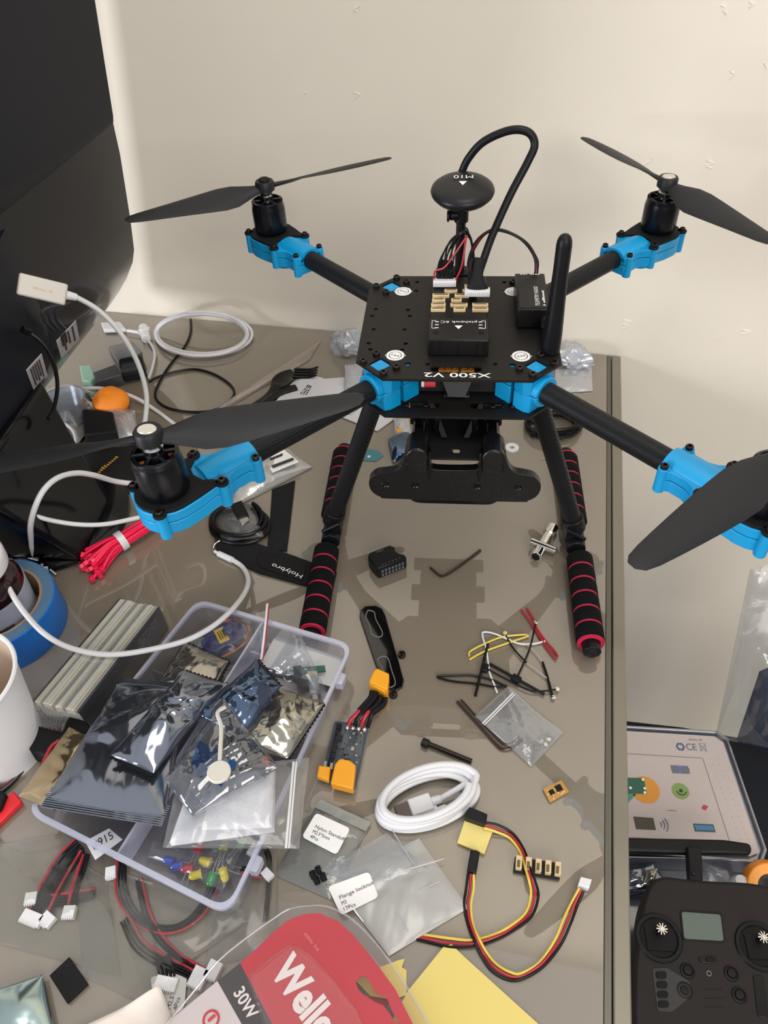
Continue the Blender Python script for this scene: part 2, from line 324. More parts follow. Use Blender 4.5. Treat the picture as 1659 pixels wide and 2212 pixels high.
# power board between the plates and hanging parts
b = MB(); b.prism([(-10, -50), (10, -50), (7, -30), (-7, -30)], 214, 216); b.add([(-9, -46, 238), (9, -46, 238), (11, -49, 230), (6, -54, 218), (-6, -54, 218), (-11, -49, 230)], [(0, 1, 2, 3, 4, 5)]); b.box((0, -24, 224), (60, 40, 18)); part('power_board', b, mat('dark_board', (34, 34, 36), .4), Q, bevel=1)
for x in (-36, -22, 26, 40): screw(x, -60, 214, bp_, 2.0, 1.6)
# ---- four arms
TC = mat('clamp_shadow', (0, 120, 180), .5)
def arm_frame(a): return Matrix.Rotation(a, 4, 'Z')
MOT = []
for (a, sgn, pa, cap) in ((-135, 1, 19.5, True), (135, -1, 31, False), (45, 1, -61.5, True), (-45, -1, -137.6, True)):
    M = arm_frame(math.radians(a))
    b = MB(); b.cyl((52, 0, 229), (212, 0, 229), 8, n=32, M=M); part('arm_tube', b, TUBE, Q)
    cl = MB()
    for (z0, z1) in ((214, 228.6), (229.4, 244)):
        s_ = 1 if z0 > 220 else -1
        cl.prism([(70, -13.5), (80, -15.5 if s_ > 0 else -13), (84, -11), (84, 11), (80, 15.5 if s_ > 0 else 13), (70, 13.5)], z0, z1, M)
        cl.prism([(52, -13), (66.5, -13), (66.5, 13), (52, 13)], z0, z1, M)
        hc = [(11.2 * cos(t), 229 + s_ * .4 + s_ * 11.2 * sin(t)) for t in [PI * i / 14 for i in range(15)]]
        k = len(hc); R1 = [(80, y, z) for y, z in hc]; R2 = [(88.5, y * .98, 229 + (z - 229) * .98) for y, z in hc]
        cl.add(R1 + R2, [tuple(range(k)), tuple(range(2 * k - 1, k - 1, -1))] + [(i, (i + 1) % k, k + (i + 1) % k, k + i) for i in range(k)], M)
    part('arm_clamp', cl, BLUE, Q, bevel=.6)
    # motor mount: two shells with lugs
    def outline(g=0):
        o = []
        for (r, t) in ((189, 10.5), (189, 12), (192, 14.5), (196, 14.5), (199, 12), (208, 12), (213, 14), (218, 18.5), (222, 19), (226, 17.5), (238, 20), (250, 21)): o.append((r, t))
        o += [(250 + 21 * cos(t), 21 * sin(t)) for t in [PI / 2 - PI * i / 10 for i in range(1, 10)]]
        o2 = [(r, -t) for (r, t) in reversed(o[:12])]
        return [(r + g * 0, t) for r, t in o[:12]] + [p for p in o[12:]] + o2
    OUT = outline(); mm = MB(); mm.prism(OUT, 218, 226.6, M); mm.prism([p for p in OUT], 227.2, 234, M)
    for (r, t) in ((193, 13), (221, 17.5), (264, 16.5)):
        for s_ in (-1, 1): mm.cyl((r, t * s_, 216.5), (r, t * s_, 235), 3.6, n=14, M=M)
    mnt = part('motor_mount', mm, BLUE, Q, bevel=.5)
    sl = MB(); k = 15; ring = lambda r, rad, zz: [(r, rad * cos(PI * i / k), zz + rad * .82 * sin(PI * i / k)) for i in range(k + 1)]
    vs = ring(189, 11, 230) + ring(214, 11.5, 230.2) + ring(226, 12, 228); n = k + 1
    sl.add(vs, [(j * n + i, j * n + i + 1, (j + 1) * n + i + 1, (j + 1) * n + i) for j in range(2) for i in range(k)] + [tuple(range(n)), tuple(range(2 * n, 3 * n)), (0, n, 2 * n, 3 * n - 1, 2 * n - 1, n - 1)], M)
    part('sleeve', sl, BLUE, mnt)
    tpm = MB(); tpm.prism([(223, 13), (223, 17), (238, 19), (250, 20)] + [(250 + 20 * cos(t), 20 * sin(t)) for t in [PI / 2 - PI * i / 12 for i in range(1, 12)]] + [(250, -20), (238, -19), (223, -17), (223, -13), (229, -8), (231, 0), (229, 8)], 234, 236.2, M)
    for (r, t) in ((264, 16.5), (221, 17.5)):
        for s_ in (-1, 1): tpm.cyl((r, t * s_, 234.3), (r, t * s_, 236.2), 4.2, n=14, M=M)
    part('mount_cover', tpm, BLKM, mnt, bevel=.3)
    for (r, t) in ((193, 13), (221, 17.5), (264, 16.5)):
        for s_ in (-1, 1): p = M @ Vector((r, t * s_, 235.0 if r < 200 else 236.0)); screw(p.x, p.y, p.z, mnt, 2.5, 2.6)
    b = MB(); b.cyl((228, 0, 212), (228, 0, 218), 5.5, M=M); b.cyl((232, 0, 209), (232, 0, 218), 9, M=M, n=24); part('foot_stub', b, BLUE, mnt, bevel=.6)
    # motor
    mx, my = (M @ Vector((250, 0, 0))).xy; T = Matrix.Translation((mx, my, 0))
    mo = MB(); mo.lathe([(0, 236.2), (11.5, 236.2), (14.6, 238), (15.2, 240), (15.2, 258), (14.4, 262), (13.2, 262), (13.0, 254), (0, 254)], 40, T)
    mot = part('motor', mo, MOTM, Q, ang=50)
    b = MB()
    for i in range(9):
        t = 2 * PI * i / 9; b.box((0, 0, 0), (4.4, 2.8, 7), T @ Matrix.Rotation(t, 4, 'Z') @ Matrix.Translation((8.8, 0, 257)))
    part('coil', b, COP, mot, bevel=.8)
    b = MB(); b.lathe([(14.4, 262), (14.2, 265.5), (12, 266.2), (12.4, 264), (14.4, 262)], 36, T); b.lathe([(0, 267), (6, 267), (7, 264), (7, 258), (0, 258)], 24, T)
    for i in range(6):
        t = 2 * PI * i / 6 + .3; b.box((0, 0, 0), (9, 2.2, 2.2), T @ Matrix.Rotation(t, 4, 'Z') @ Matrix.Translation((9, 0, 265)))
    part('motor_bell', b, MOTM, mot, bevel=.2)
    b = MB(); b.lathe([(0, 267), (6.0, 267), (6.4, 270.5), (5, 272), (0, 272)], 24, T); part('prop_adapter', b, STEEL, mot)
    # propeller
    pr_ = MB()
    for hblade in (0, PI):
        Rm_ = T @ Matrix.Rotation(math.radians(pa) + hblade, 4, 'Z')
        st = [(4, 9, 5, 20), (12, 12, 4, 26), (20, 17, 2.8, 28), (30, 24, 2.0, 26), (42, 27.5, 1.8, 21), (56, 26.5, 1.6, 17), (72, 24, 1.4, 14), (88, 21, 1.3, 11.5), (104, 17.5, 1.1, 10), (116, 14.5, 1.0, 9), (124, 11, .9, 8), (127.5, 5, .8, 8)]
        vs = []; K = 12
        for (r, c, th, tw) in st:
            tw = math.radians(tw) * sgn; off = (0.10 * c) * -sgn
            for i in range(K):
                t = 2 * PI * i / K; y = c / 2 * cos(t); z = th / 2 * sin(t) + 0.05 * c * (1 - (2 * y / c) ** 2)
                vs.append((r, (y + off) * cos(tw) - z * sin(tw), 277 + (y + off) * sin(tw) + z * cos(tw)))
        fs = [(j * K + i, j * K + (i + 1) % K, (j + 1) * K + (i + 1) % K, (j + 1) * K + i) for j in range(len(st) - 1) for i in range(K)] + [tuple(range(K)), tuple(range((len(st) - 1) * K, len(st) * K))]
        pr_.add(vs, fs, Rm_)
    pr_.lathe([(0, 273), (6, 273), (8.6, 275), (8.6, 281.5), (7.6, 283), (0, 283)], 32, T)
    pro = part('propeller', pr_, PROP, Q, ang=50)
    if cap:
        b = MB(); b.lathe([(0, 283.8), (5.2, 283.8), (5.7, 283.2), (5.7, 282.5), (0, 282.5)], 28, T @ Matrix.Diagonal((1.0, .8, 1, 1))); part('hub_cap', b, mat('cap_silver', (205, 200, 188), .3, .3), pro)
    else:
        b = MB(); b.lathe([(0, 285), (4.2, 285), (5, 284), (5, 283), (0, 283)], 24, T); part('hub_cap', b, BLKM, pro)
# ---- landing gear
for sx in (-1, 1):
    b = MB(); b.cyl((sx * 55, 0, 208), (sx * 112, 0, 38), 8, n=32); part('leg_tube', b, TUBE, Q)
    b = MB(); b.cyl((sx * 110.5, 0, 43), (sx * 115.5, 0, 28), 10, 9.5, 24); b.cyl((sx * 116, -16, 16), (sx * 116, 16, 16), 9, n=24); b.box((sx * 113, 0, 28), (14, 17, 20))
    for y in (-10, 10): b.cyl((sx * 106, y, 36), (sx * 124, y, 24), 2, n=10)
    part('leg_joint', b, BLK, Q, bevel=.8)
    b = MB(); b.box((sx * 51, 0, 205), (24, 30, 14)); part('leg_bracket', b, BLK, Q, bevel=.8)
    X = sx * 119
    b = MB(); b.cyl((X, -126, 12), (X, 126, 12), 5.5, n=24); part('foot_tube', b, BLK, Q)
    for s_ in (-1, 1):
        b = MB(); b.lathe([(0, 0), (7.4, 0), (7.8, 1), (7.8, 10), (6, 11), (0, 11)], 10, Matrix.Translation((X, s_ * 118, 12)) @ Matrix.Rotation(-s_ * PI / 2, 4, 'X')); part('end_cap', b, BLK, Q, bevel=.5)
        b = MB(); y0 = 22; L = 97; n = 6; p = [(5.5, 0)]
        for k in range(n):
            z0 = k * L / n; z1 = (k + 1) * L / n - 1.2; p += [(10.9, z0), (12, z0 + 1.6), (12.0, (z0 + z1) / 2), (12, z1 - 1.2), (10.9, z1), (10.4, z1 + .6)]
        p += [(5.5, L)]; b.lathe(p, 28, Matrix.Translation((X, s_ * y0, 12)) @ Matrix.Rotation(-s_ * PI / 2, 4, 'X')); g = part('foam_grip', b, FOAM, Q, ang=60)
        b = MB()
        for k in range(1, n + 1):
            z = k * L / n - .6; b.lathe([(8, z - .8), (11.35, z - .8), (11.35, z + .8), (8, z + .8), (8, z - .8)], 28, Matrix.Translation((X, s_ * y0, 12)) @ Matrix.Rotation(-s_ * PI / 2, 4, 'X'))
        part('red_band', b, RFOAM, g, label='crimson foam rings')
# ---- rails, platform and front camera mount
for x in (-27, 27):
    b = MB(); b.cyl((x, -94, 196), (x, 100, 196), 5, n=20); part('rail', b, BLKG, Q)
    for y in (-50, 50):
        b = MB(); b.box((x, y, 203), (14, 12, 20)); part('rail_clamp', b, BLK, Q, bevel=1)
b = moved(holed(rrect(46, 142, 4, 4, 0, -15), [circ(6, 3.6, 1, -77)], 2), Matrix.Translation((0, 0, 186))); part('platform_plate', b, mat('platform_black', (26, 25, 26), .35), Q, smooth=False)
b = MB(); b.box((0, -5, 176), (58, 96, 18)); b.box((0, -5, 166), (42, 80, 6)); part('battery_tray', b, BLKG, Q, bevel=3)
b = MB(); b.box((-14, -62, 200), (4, 3, 20), Matrix.Rotation(.0, 4, 'Y')); b.box((14, -62, 200), (4, 3, 20)); b.add([(-22, -48, 212), (-18, -48, 212), (-6, -66, 190), (-10, -66, 190)], [(0, 1, 2, 3)]); b.add([(22, -48, 212), (18, -48, 212), (6, -66, 190), (10, -66, 190)], [(0, 1, 2, 3)]); part('platform_brace', b, BLKG, Q, bevel=.8)
FP = mat('mount_print', (6, 6, 9), 0.3, spec=.4, bump=.25, bscale=700)
o = [(-46, 149), (-55, 150.5), (-61, 155), (-63.5, 162), (-62.5, 169), (-57, 174.5), (-50, 176), (-43, 178), (-39, 183), (-36.5, 190), (-34, 200), (-22, 201), (-18.5, 190), (-17, 183), (-13, 179.5), (13, 180), (17, 183), (18.5, 190), (22, 201), (34, 201), (36.5, 191), (39, 184), (43, 179), (50, 177), (57, 175), (62.5, 169), (63.5, 162), (61, 155), (55, 150.5), (46, 149)]
FY = Matrix.Translation((0, -84, 0)) @ Matrix.Rotation(PI / 2, 4, 'X')
b = MB(); P = [(q.x, q.y) for q in spline([(x, z, 0) for x, z in o], 3, True)][:-1]; b.prism(P, 0, 7, FY); cm = part('camera_mount', b, FP, Q, bevel=1.4, seg=3)
for x in (-51, -29, 17, 47):
    b = MB(); b.lathe([(1.4, -.2), (2.2, .5), (3.2, 0), (3.2, -1)], 16, FY @ Matrix.Translation((x, 164, 7))); b.cyl((x, -91.3, 164), (x, -90.8, 164), 1.6); part('mount_boss', b, BLKG, cm)
for x in (-27, 27):
    b = MB(); b.cyl((x, -97, 196), (x, -76, 196), 8.2, n=24); b.box((x, -86, 188), (15, 20, 12)); b.cyl((x - 9, -88, 184), (x + 9, -88, 184), 3.4, n=14); part('rail_socket', b, FP, cm, bevel=1.2)
    b = MB(); b.box((x + (9 if x < 0 else -9), -91, 186), (1.6, 8, 26)); part('side_rib', b, BLKG, cm, bevel=.4)
b = MB(); b.prism(rrect(72, 30, 11, 6, 0, 153), -6, 0, FY); ft = part('front_tray', b, BLKG, Q, bevel=1)
b = MB(); b.prism(rrect(73, 31, 11.5, 6, 0, 152.6), -8, -6.2, FY); part('tray_rim', b, mat('rim_grey', (120, 122, 132), .3, .6), ft, bevel=.3)
b = MB(); b.box((-2, 90, 187), (70, 80, 3)); b.box((-2, 136, 187), (88, 17, 6)); b.box((-2, 90, 187), (90, 21, 7)); part('rear_platform', b, BLK, Q, bevel=1)
# ---- flight controller
FC = MB(); FC.box((0, 9, 247.4), (43, 104, 2.6)); FC.box((0, 24, 249.6), (42, 74, 3.4)); fc = part('flight_controller', FC, mat('controller_shell', (22, 21, 21), .38), Q, bevel=.8)
b = MB(); b.prism([(-21.3, -44), (21.3, -44), (21.3, -15), (-21.3, -15)], 246.4, 259.5); o_ = part('controller_case', b, mat('controller_shell', (22, 21, 21), .38), fc, bevel=1)
b = MB()
for x in (-18.5, -13, 13, 18.5, 0): b.box((x, -44.3, 252), (1.0, .8, 11))
part('case_rib', b, BLK, fc)
part('controller_text', text_mb('pixhawk 6C', (13, -19.5, 259.6), (-13, -19.5, 259.6), (0, -1, 0), 3.0), WHTM, fc, smooth=False)
b = MB(); b.prism([(-2.8, -25.5), (2.8, -25.5), (0, -30)], 259.55, 259.7); 
for sx in (-1, 1):
    for q in (((19, -19), (19, -29)), ((19, -19), (16, -19)), ((19, -29), (16, -29))):
        (x0, y0), (x1, y1) = q; b.box(((x0 + x1) / 2 * sx, (y0 + y1) / 2, 259.62), (max(.35, abs(x1 - x0)), max(.35, abs(y1 - y0)), .15))
    for k in range(3): b.box((sx * 15.5, -20.5 - k * 4, 259.62), (2.6, .8, .15))
part('arrow_mark', b, WHTM, fc, smooth=False)
b = MB()
for sx in (-1, 1): b.cyl((sx * 16, -34, 259.4), (sx * 16, -34, 259.75), 2.0)
part('screw_hole', b, SLOT, fc)
for (x, y, wd) in [(-15.5, 8.5, 11), (.5, 8.5, 9), (16, 8.5, 12), (-15.5, 15, 11), (0, 15, 13), (16, 15, 12), (-15.5, 22, 10), (-2, 22, 8), (-14, 29, 13), (2, 29, 11), (-6.5, 36, 10), (7, 36, 9), (8, 43.5, 8)]:
    b = MB(); b.box((x, y, 252.4), (wd, 3.4, 2.4)); c = part('port', b, CRM, fc, bevel=.3)
    b = MB(); b.box((x, y + .1, 253.6), (wd - 2.4, 1.5, .25)); part('port_slot', b, mat('port_dark', (95, 78, 52), .6), c)
def jst(x, y, z, wd, par, M=None):
    b = MB(); b.box((x, y, z), (wd, 6, 5)); n = int(wd / 1.5)
    for k in range(n): b.box((x - wd / 2 + (k + .5) * wd / n, y - 3.3, z - .4), (.7, 1.2, 3.4))
    return part('plug', b, WHT, par, bevel=.3, label='white multi-pin plug')
jst(-11.5, 45, 255, 18, fc); jst(13.6, 24, 258.5, 19, fc)
# wiring loom from the controller
for k in range(9):
    random.seed(k); x = -17 + k * 1.5
    b = MB(); j = lambda: random.uniform(-1.6, 1.6)
    b.tube([(x, 46, 257), (x + j(), 50 + j(), 266 + j()), (-9 + k * .7 + j(), 60 + j(), 279 + j()), (1 + k * .3, 63 + j(), 286 + k * .5), (8 + j() * .4, 63 + j(), 281), (10 + j(), 58, 270 + j()), (9 + j(), 52, 258), (8 + j(), 48, 252)], .65, 6, 6)
    part('loom_wire', b, WBLK, fc)
for k, q in enumerate([[(-19.5, 45, 258), (-19, 46, 264), (-12, 48, 266), (-5, 54, 273), (3, 60, 283), (5, 62, 285)], [(-3, 45, 257), (1, 49, 265), (3, 56, 275), (4, 60, 283), (5, 62, 285)]]):
    b = MB(); b.tube(q, .75, 6, 6); part('loom_wire', b, RED, fc, label='red wire')
b = MB(); b.box((-11.5, 51, 259), (14, 5, 9)); b.tube([(-11.5, 47, 256), (-11.5, 51, 260), (-10, 56, 268)], 6, 12, 4, flat=((1, 0, 0), .4)); part('loom_sleeve', b, BLKM, fc, bevel=1)
for k in range(5):
    random.seed(k + 40); j = lambda: random.uniform(-1.2, 1.2)
    b = MB(); b.tube([(7 + k, 44, 252), (7 + j(), 49, 266 + j()), (11 + j(), 58, 279 + j()), (22 + j(), 64, 288 + j()), (36 + j(), 63, 288 + j()), (50 + j(), 58, 281 + j()), (58 + j(), 53, 270 + j()), (58 + k * .5, 49, 262), (56 + k * 1.2, 46, 256)], .7, 6, 6)
    part('radio_wire', b, RED if k == 2 else WBLK, fc)
# ---- telemetry radio
rd = MB(); rd.prism([(42.4, -8), (65, -8), (65, 45.5), (42.4, 45.5)], 247.5, 262.5); ra = part('telemetry_radio', rd, mat('radio_shell', (23, 22, 21), .33), Q, bevel=.8)
b = MB(); b.box((54, 19, 262.6), (21, 50, .8)); part('radio_lid', b, mat('radio_shell', (23, 22, 21), .33), ra, bevel=.3)
part('radio_text', text_mb('TELEMETRY RADIO', (58.2, -4, 263.1), (58.2, 24, 263.1), (-1, 0, 0), 3.0), WHTM, ra, smooth=False)
part('radio_text', text_mb('~12', (62.4, -4, 263.1), (62.4, 20, 263.1), (-1, 0, 0), 2.4), WHTM, ra, smooth=False)
part('radio_text', text_mb('~9', (46, 42, 263.1), (63, 42, 263.1), (0, 1, 0), 1.6), WHTM, ra, smooth=False)
b = MB(); b.cyl((63, -8, 255), (64.5, -22, 252), 4.2, n=20); b.cyl((64.5, -24, 246.5), (64.5, -30, 262), 5.6, n=20); b.cyl((64, -14, 254), (64, -19, 253), 5.4, n=6); part('antenna_elbow', b, BLK, ra, bevel=.5)
b = MB(); A0 = Vector((65.2, -37, 247)); A1 = Vector((64.6, -36, 332)); TA = frame(A0, (1, 0, 0), (A1 - A0).cross(Vector((1, 0, 0)))); b.lathe([(0, 0), (6.6, 0), (6.6, 14), (5.6, 40), (5.1, 60), (5.1, 78), (4.7, 81), (3.7, 83.5), (2.2, 84.8), (0, 85.2)], 32, TA); part('antenna', b, BLK, ra)
# ---- satellite puck on its mast
b = MB(); b.cyl((0, 76, 246), (0, 76, 292), 4.0, 3.7, 24); b.cyl((0, 76, 246), (0, 76, 249), 9, n=24); ms = part('mast', b, TUBE, Q)
b = MB(); b.cyl((0, 76, 290), (0, 76, 307), 5.6, n=24); b.cyl((-3, 72, 297), (-9, 70, 297), 3.4, n=16); b.cyl((-9, 70, 297), (-11, 70, 297), 4.6, n=8); b.box((-5, 75, 297), (8, 9, 8)); part('mast_clamp', b, BLK, ms, bevel=.8)
b = MB(); GT = Matrix.Translation((0.4, 76, 306.5)) @ Matrix.Rotation(math.radians(7), 4, 'X'); b.lathe([(0, 0), (14, 0), (20.5, 2.6), (23.6, 6.0), (24.2, 8), (23.4, 10), (20.5, 12.2), (14.5, 13.6), (7, 14.2), (0, 14.3)], 56, GT); gp = part('satellite_receiver', b, mat('puck_black', (28, 28, 30), .36), Q, ang=60)
part('puck_text', text_mb('M10', GT @ Vector((7.6, 10.5, 14.05)), GT @ Vector((-7.0, 10.5, 14.05)), (0, -1, .02), 6.4, .3), WHTM, gp, smooth=False)
b = MB(); b.prism([(-2.9, 1.6), (2.9, 1.6), (0, -3.8)], 14.2, 14.5, GT); part('puck_arrow', b, WHTM, gp, smooth=False)
part('puck_mark', text_mb('~4', GT @ Vector((-13.5, -3.5, 12.7)), GT @ Vector((-17.0, -6.5, 12.3)), (.4, -1, -.2), 1.8, .2), WHTM, gp, smooth=False)
part('puck_mark', text_mb('~3', GT @ Vector((17, -6, 12.3)), GT @ Vector((13.8, -3, 12.7)), (-.4, -1, -.2), 1.8, .2), WHTM, gp, smooth=False)
b = MB(); b.tube([UY(1022, 640, 28), UY(1030, 605, 36), UY(1045, 560, 48), UY(1065, 505, 62), UY(1103, 420, 78), UY(1140, 350, 88), UY(1155, 312, 92), UY(1140, 285, 94), UY(1100, 282, 96), UY(1045, 306, 98), UY(1012, 342, 99), UY(996, 375, 99)], 3.0, 14, 8); part('puck_cable', b, BLK, gp)
b = MB(); b.tube([(13.4, 25.5, 260), (13.2, 26, 264), (13.5, 30, 270), (15, 36, 280)], lambda t: 9 - 5 * min(1, t * 1.5), 14, 5, flat=((1, 0, 0), .38)); part('cable_wrap', b, BLKM, gp)
# ------------------------------------------------------------------ the monitor at the left
MD = Vector((-0.075, -1, 0)).normalized()                            # direction of its long side
mon = thing('monitor', 'large black monitor seen from behind, with white stickers and a glossy stand', 'monitor', (-420, 60, 0))
nv = mat('monitor_shell', (19, 22, 32), 0.5, bump=.1, bscale=900); ng = mat('monitor_gloss', (27, 28, 32), 0.24, coat=.3)
PF = [(-353.9, 516.7), (-368.0, 387.6), (-374.7, 335.2), (-381.6, 280.2)]
def at(x, z, t): return Vector((x, 364, z)) + MD * t
b = MB(); N_ = 24; L_ = 540
def ridge(t): k = t / 290; return (PF[3][0] + 4 * min(1, k * 2), 305 + 12 * min(1.4, k))
vs = []
for j in range(N_ + 1):
    t = L_ * j / N_; k = smoothstep(0, 286, t)
    prof = [(-385.0, 516.7), (-353.9, 516.7), (-368.0, 387.6), (-374.7, 335.2), (-381.6 + 6 * k, 280.2 + 22 * k), (-383.1 + 5 * k, 274.7 + 19 * k), (-383.6 - 14 * k, 273.6 - 4 * k), (-428.0, 273.6 - 4 * k)]
    vs += [at(x, z, t) for x, z in prof]
m_ = 8; b.add(vs, [(j * m_ + i, j * m_ + (i + 1) % m_, (j + 1) * m_ + (i + 1) % m_, (j + 1) * m_ + i) for j in range(N_) for i in range(m_)] + [tuple(range(m_)), tuple(range(N_ * m_, (N_ + 1) * m_))])
part('upper_back', b, nv, mon, ang=30)
b = MB(); vs = []
for j in range(N_ + 1):
    t = L_ * j / N_; k = smoothstep(0, 286, t)
    prof = [(-428.0, 276.9), (-383.6 - 14 * k, 276.9), (-385.8 - 14 * k, 239.5), (-390.1 - 13 * k, 205.2), (-395.2 - 11 * k, 164.7), (-401.4 - 9 * k, 126.2), (-407.8 - 7 * k, 109.7), (-422.1 - 3 * k, 87.7), (-437.5, 69.0), (-453.7, 51.8), (-462.0, 51.8)]
    vs += [at(x, z, t) for x, z in prof]
m_ = 11; b.add(vs, [(j * m_ + i, j * m_ + (i + 1) % m_, (j + 1) * m_ + (i + 1) % m_, (j + 1) * m_ + i) for j in range(N_) for i in range(m_)] + [tuple(range(m_)), tuple(range(N_ * m_, (N_ + 1) * m_))])
part('lower_back', b, ng, mon, ang=40)
b = MB(); b.add([at(x, z, t) for t in (0, L_) for x, z in ((-385, 516.7), (-391, 516.7), (-468, 51.8), (-462, 51.8))], [(0, 1, 2, 3), (4, 5, 6, 7), (0, 1, 5, 4), (1, 2, 6, 5), (2, 3, 7, 6), (3, 0, 4, 7)]); part('screen', b, BLKG, mon)
# connector hump
b = MB(); vs = []
for (t, g) in ((226, 0), (259, 10), (330, 12), (540, 12)):
    for (x, z) in ((-417.7, 263.7), (-391.3 + g - 6, 257.1), (-393.5 + g, 164.7), (-402.3 + g, 120.7), (-439.7 + g, 67.9), (-450.7, 63.5)): vs.append(at(x, z, t))
b.add(vs, [(j * 6 + i, j * 6 + i + 1, (j + 1) * 6 + i + 1, (j + 1) * 6 + i) for j in range(3) for i in range(5)] + [tuple(range(6)), tuple(range(18, 24))]); part('connector_housing', b, nv, mon, ang=20)
# stickers on the sloping underside of the back
p1, p2, p3_ = at(-422.1, 87.7, 66), at(-453.7, 51.8, 66), at(-422.1, 87.7, 220); sn = (p2 - p1).cross(p3_ - p1).normalized()
if sn.x < 0: sn = -sn
def US(x, y, off=0.4):
    d = ray(x, y); return CP + d * (((p1 + sn * off) - CP).dot(sn) / d.dot(sn))
for (q, bars) in (([(164, 692), (122, 737), (133, 775), (172, 733)], 3), ([(90, 764), (57, 800), (74, 845), (103, 812)], 5)):
    b = MB(); quad(b, [US(*p, .8) for p in q], .3); st = part('sticker', b, mat('sticker_paper', (205, 208, 216), .5), mon, smooth=False)
    A, B, D, E_ = [US(*p, 1.4) for p in q]; b = MB()
    for k in range(bars):
        v = .18 + .7 * k / bars; quad(b, [A.lerp(E_, .1).lerp(B.lerp(D, .1), v), A.lerp(E_, .7 if k % 2 else .85).lerp(B.lerp(D, .7 if k % 2 else .85), v), A.lerp(E_, .7 if k % 2 else .85).lerp(B.lerp(D, .7 if k % 2 else .85), v + .07), A.lerp(E_, .1).lerp(B.lerp(D, .1), v + .07)], .15)
    part('sticker_print', b, INK, st, smooth=False)
    if bars == 3:
        b = MB(); quad(b, [A.lerp(B, .55), A.lerp(B, .55).lerp(E_.lerp(D, .55), .5), A.lerp(B, .8).lerp(E_.lerp(D, .8), .5), A.lerp(B, .8)], .2); part('sticker_block', b, SLOT, st, smooth=False)
part('fcc_mark', text_mb('FC', US(108, 805), US(120, 790), US(104, 790) - US(108, 805), 5, .4), mat('grey_print', (150, 152, 160), .6), mon, smooth=False)
# stand
b = MB(); b.lathe([(0, 0), (68, 0), (71, 3), (71, 8), (66, 12), (40, 14), (0, 15)], 64, Matrix.Translation((-404, 17, 0)) @ Matrix.Diagonal((1.0, 1.03, 1, 1)) ); part('stand_foot', b, BLKG, mon)
b = MB()
q = [(-408, 92, 125), (-408, -70, 125), (-450, -70, 125), (-450, 92, 125), (-352, 34, 12), (-352, -48, 12), (-425, -48, 12), (-425, 34, 12)]
b.add(q, [(0, 1, 2, 3), (4, 5, 6, 7), (0, 1, 5, 4), (1, 2, 6, 5), (2, 3, 7, 6), (3, 0, 4, 7)]); part('stand_neck', b, BLKG, mon, bevel=6, seg=4)
# ------------------------------------------------------------------ white adapter with its cable
ad = thing('display_adapter', 'white plastic display adapter plugged into the monitor back, its cable hanging down', 'adapter', (-350, 60, 235))
A = UX(38, 612, -386.9); B = UX(143, 637, -353.9); up = Vector((0, 0, 1)); M = frame(A, B - A, Vector((0, .5, 1))); LL = (B - A).length
b = MB(); b.box((LL / 2, 0, 0), (LL, 19, 13), M); part('housing', b, mat('adapter_white', (200, 194, 186), .4), ad, bevel=1.8, seg=3)
part('print', text_mb('~11', M @ Vector((LL * .3, -1, 6.6)), M @ Vector((LL * .75, -1, 6.6)), M.to_3x3() @ Vector((0, 1, 0)), 2, .1), mat('orange_print', (214, 168, 130), .6), ad, smooth=False)
b = MB(); b.cyl(B, B + (B - A).normalized() * 9, 4.2, 3.2, 16); part('strain_relief', b, WHT, ad)
e = B + (B - A).normalized() * 9
b = MB(); b.tube([B + (B - A).normalized() * 4, e, UX(215, 672, -328), UX(262, 722, -310), UX(298, 785, -300), UX(316, 850, -296), UX(314, 905, -297), UX(306, 935, -299)], 2.4, 10, 8); part('cable', b, mat('grey_cable', (196, 196, 194), .45), ad)
b = MB(); b.tube([UX(60, 716, -397.9), UX(90, 740, -386.9), UX(113, 775, -379.2), UX(124, 830, -379.2), UX(117, 880, -384.7), UX(104, 905, -386.9)], 1.9, 8, 6); b.cyl(UX(48, 712, -400.1), UX(64, 718, -396.8), 3.5, n=12)
single('power_cable', b, WBLK, 'thin black cord plugged into the monitor back, hanging in front of its stickers', 'cable')
for k, (x0, w_) in enumerate(((95, 20), (108, 16), (122, 14))):
    b = MB(); b.tube([UX(150 - k * 2, 655, -387), UX(x0 + 2, 668 + k, -394), UX(x0, 690, -398), UX(x0 + 22, 715, -402)], 1.6, 8, 6); single('monitor_cable', b, mat('dark_cable', (50, 51, 58), .4), ['outermost', 'middle', 'innermost'][k] + ' dark cable looping on the monitor back under the white adapter', 'cable', 'cords behind the adapter')
# ------------------------------------------------------------------ things along the wall side of the desk
def coil(cx, cy, rx, ry, turns, r, z0=0, jit=3, seed=1, n=22):
    """coil measured by its outline, laid flat on the desk"""
    random.seed(seed); c = U(cx, cy); X = U(cx + rx, cy) - c; Y = U(cx, cy - ry) - c; P = []
    for i in range(int(turns * n)):
        a = 2 * PI * i / n; k = 1 + .04 * sin(a * .37 + seed); dx = jit * sin(i / n * 2.1 + seed); dy = jit * cos(i / n * 1.7)
        P.append(c + X * cos(a) * k + Y * sin(a) * k + Vector((dx, dy, r + z0 + (1.9 * r) * (i / n) * (.55 + .3 * sin(a * .5)))))
    return P
wc = thing('charging_cable', 'long white cable coiled in a loose ring on the desk by the wall', 'cable', U(435, 720))
P = [U(436 + (100 + 5 * sin(i * .11)) * cos(i * .285 + 1) + 4 * sin(i * .07), 722 - (45 + 3 * cos(i * .09)) * sin(i * .285 + 1), 4 + 26 * max(0, sin(i * .285 + 1)) ** 1.5 + (i // 22) * 2.5) for i in range(70)]; b = MB(); b.tube(P, 2.3, 10, 3); part('cable', b, WWHT, wc)
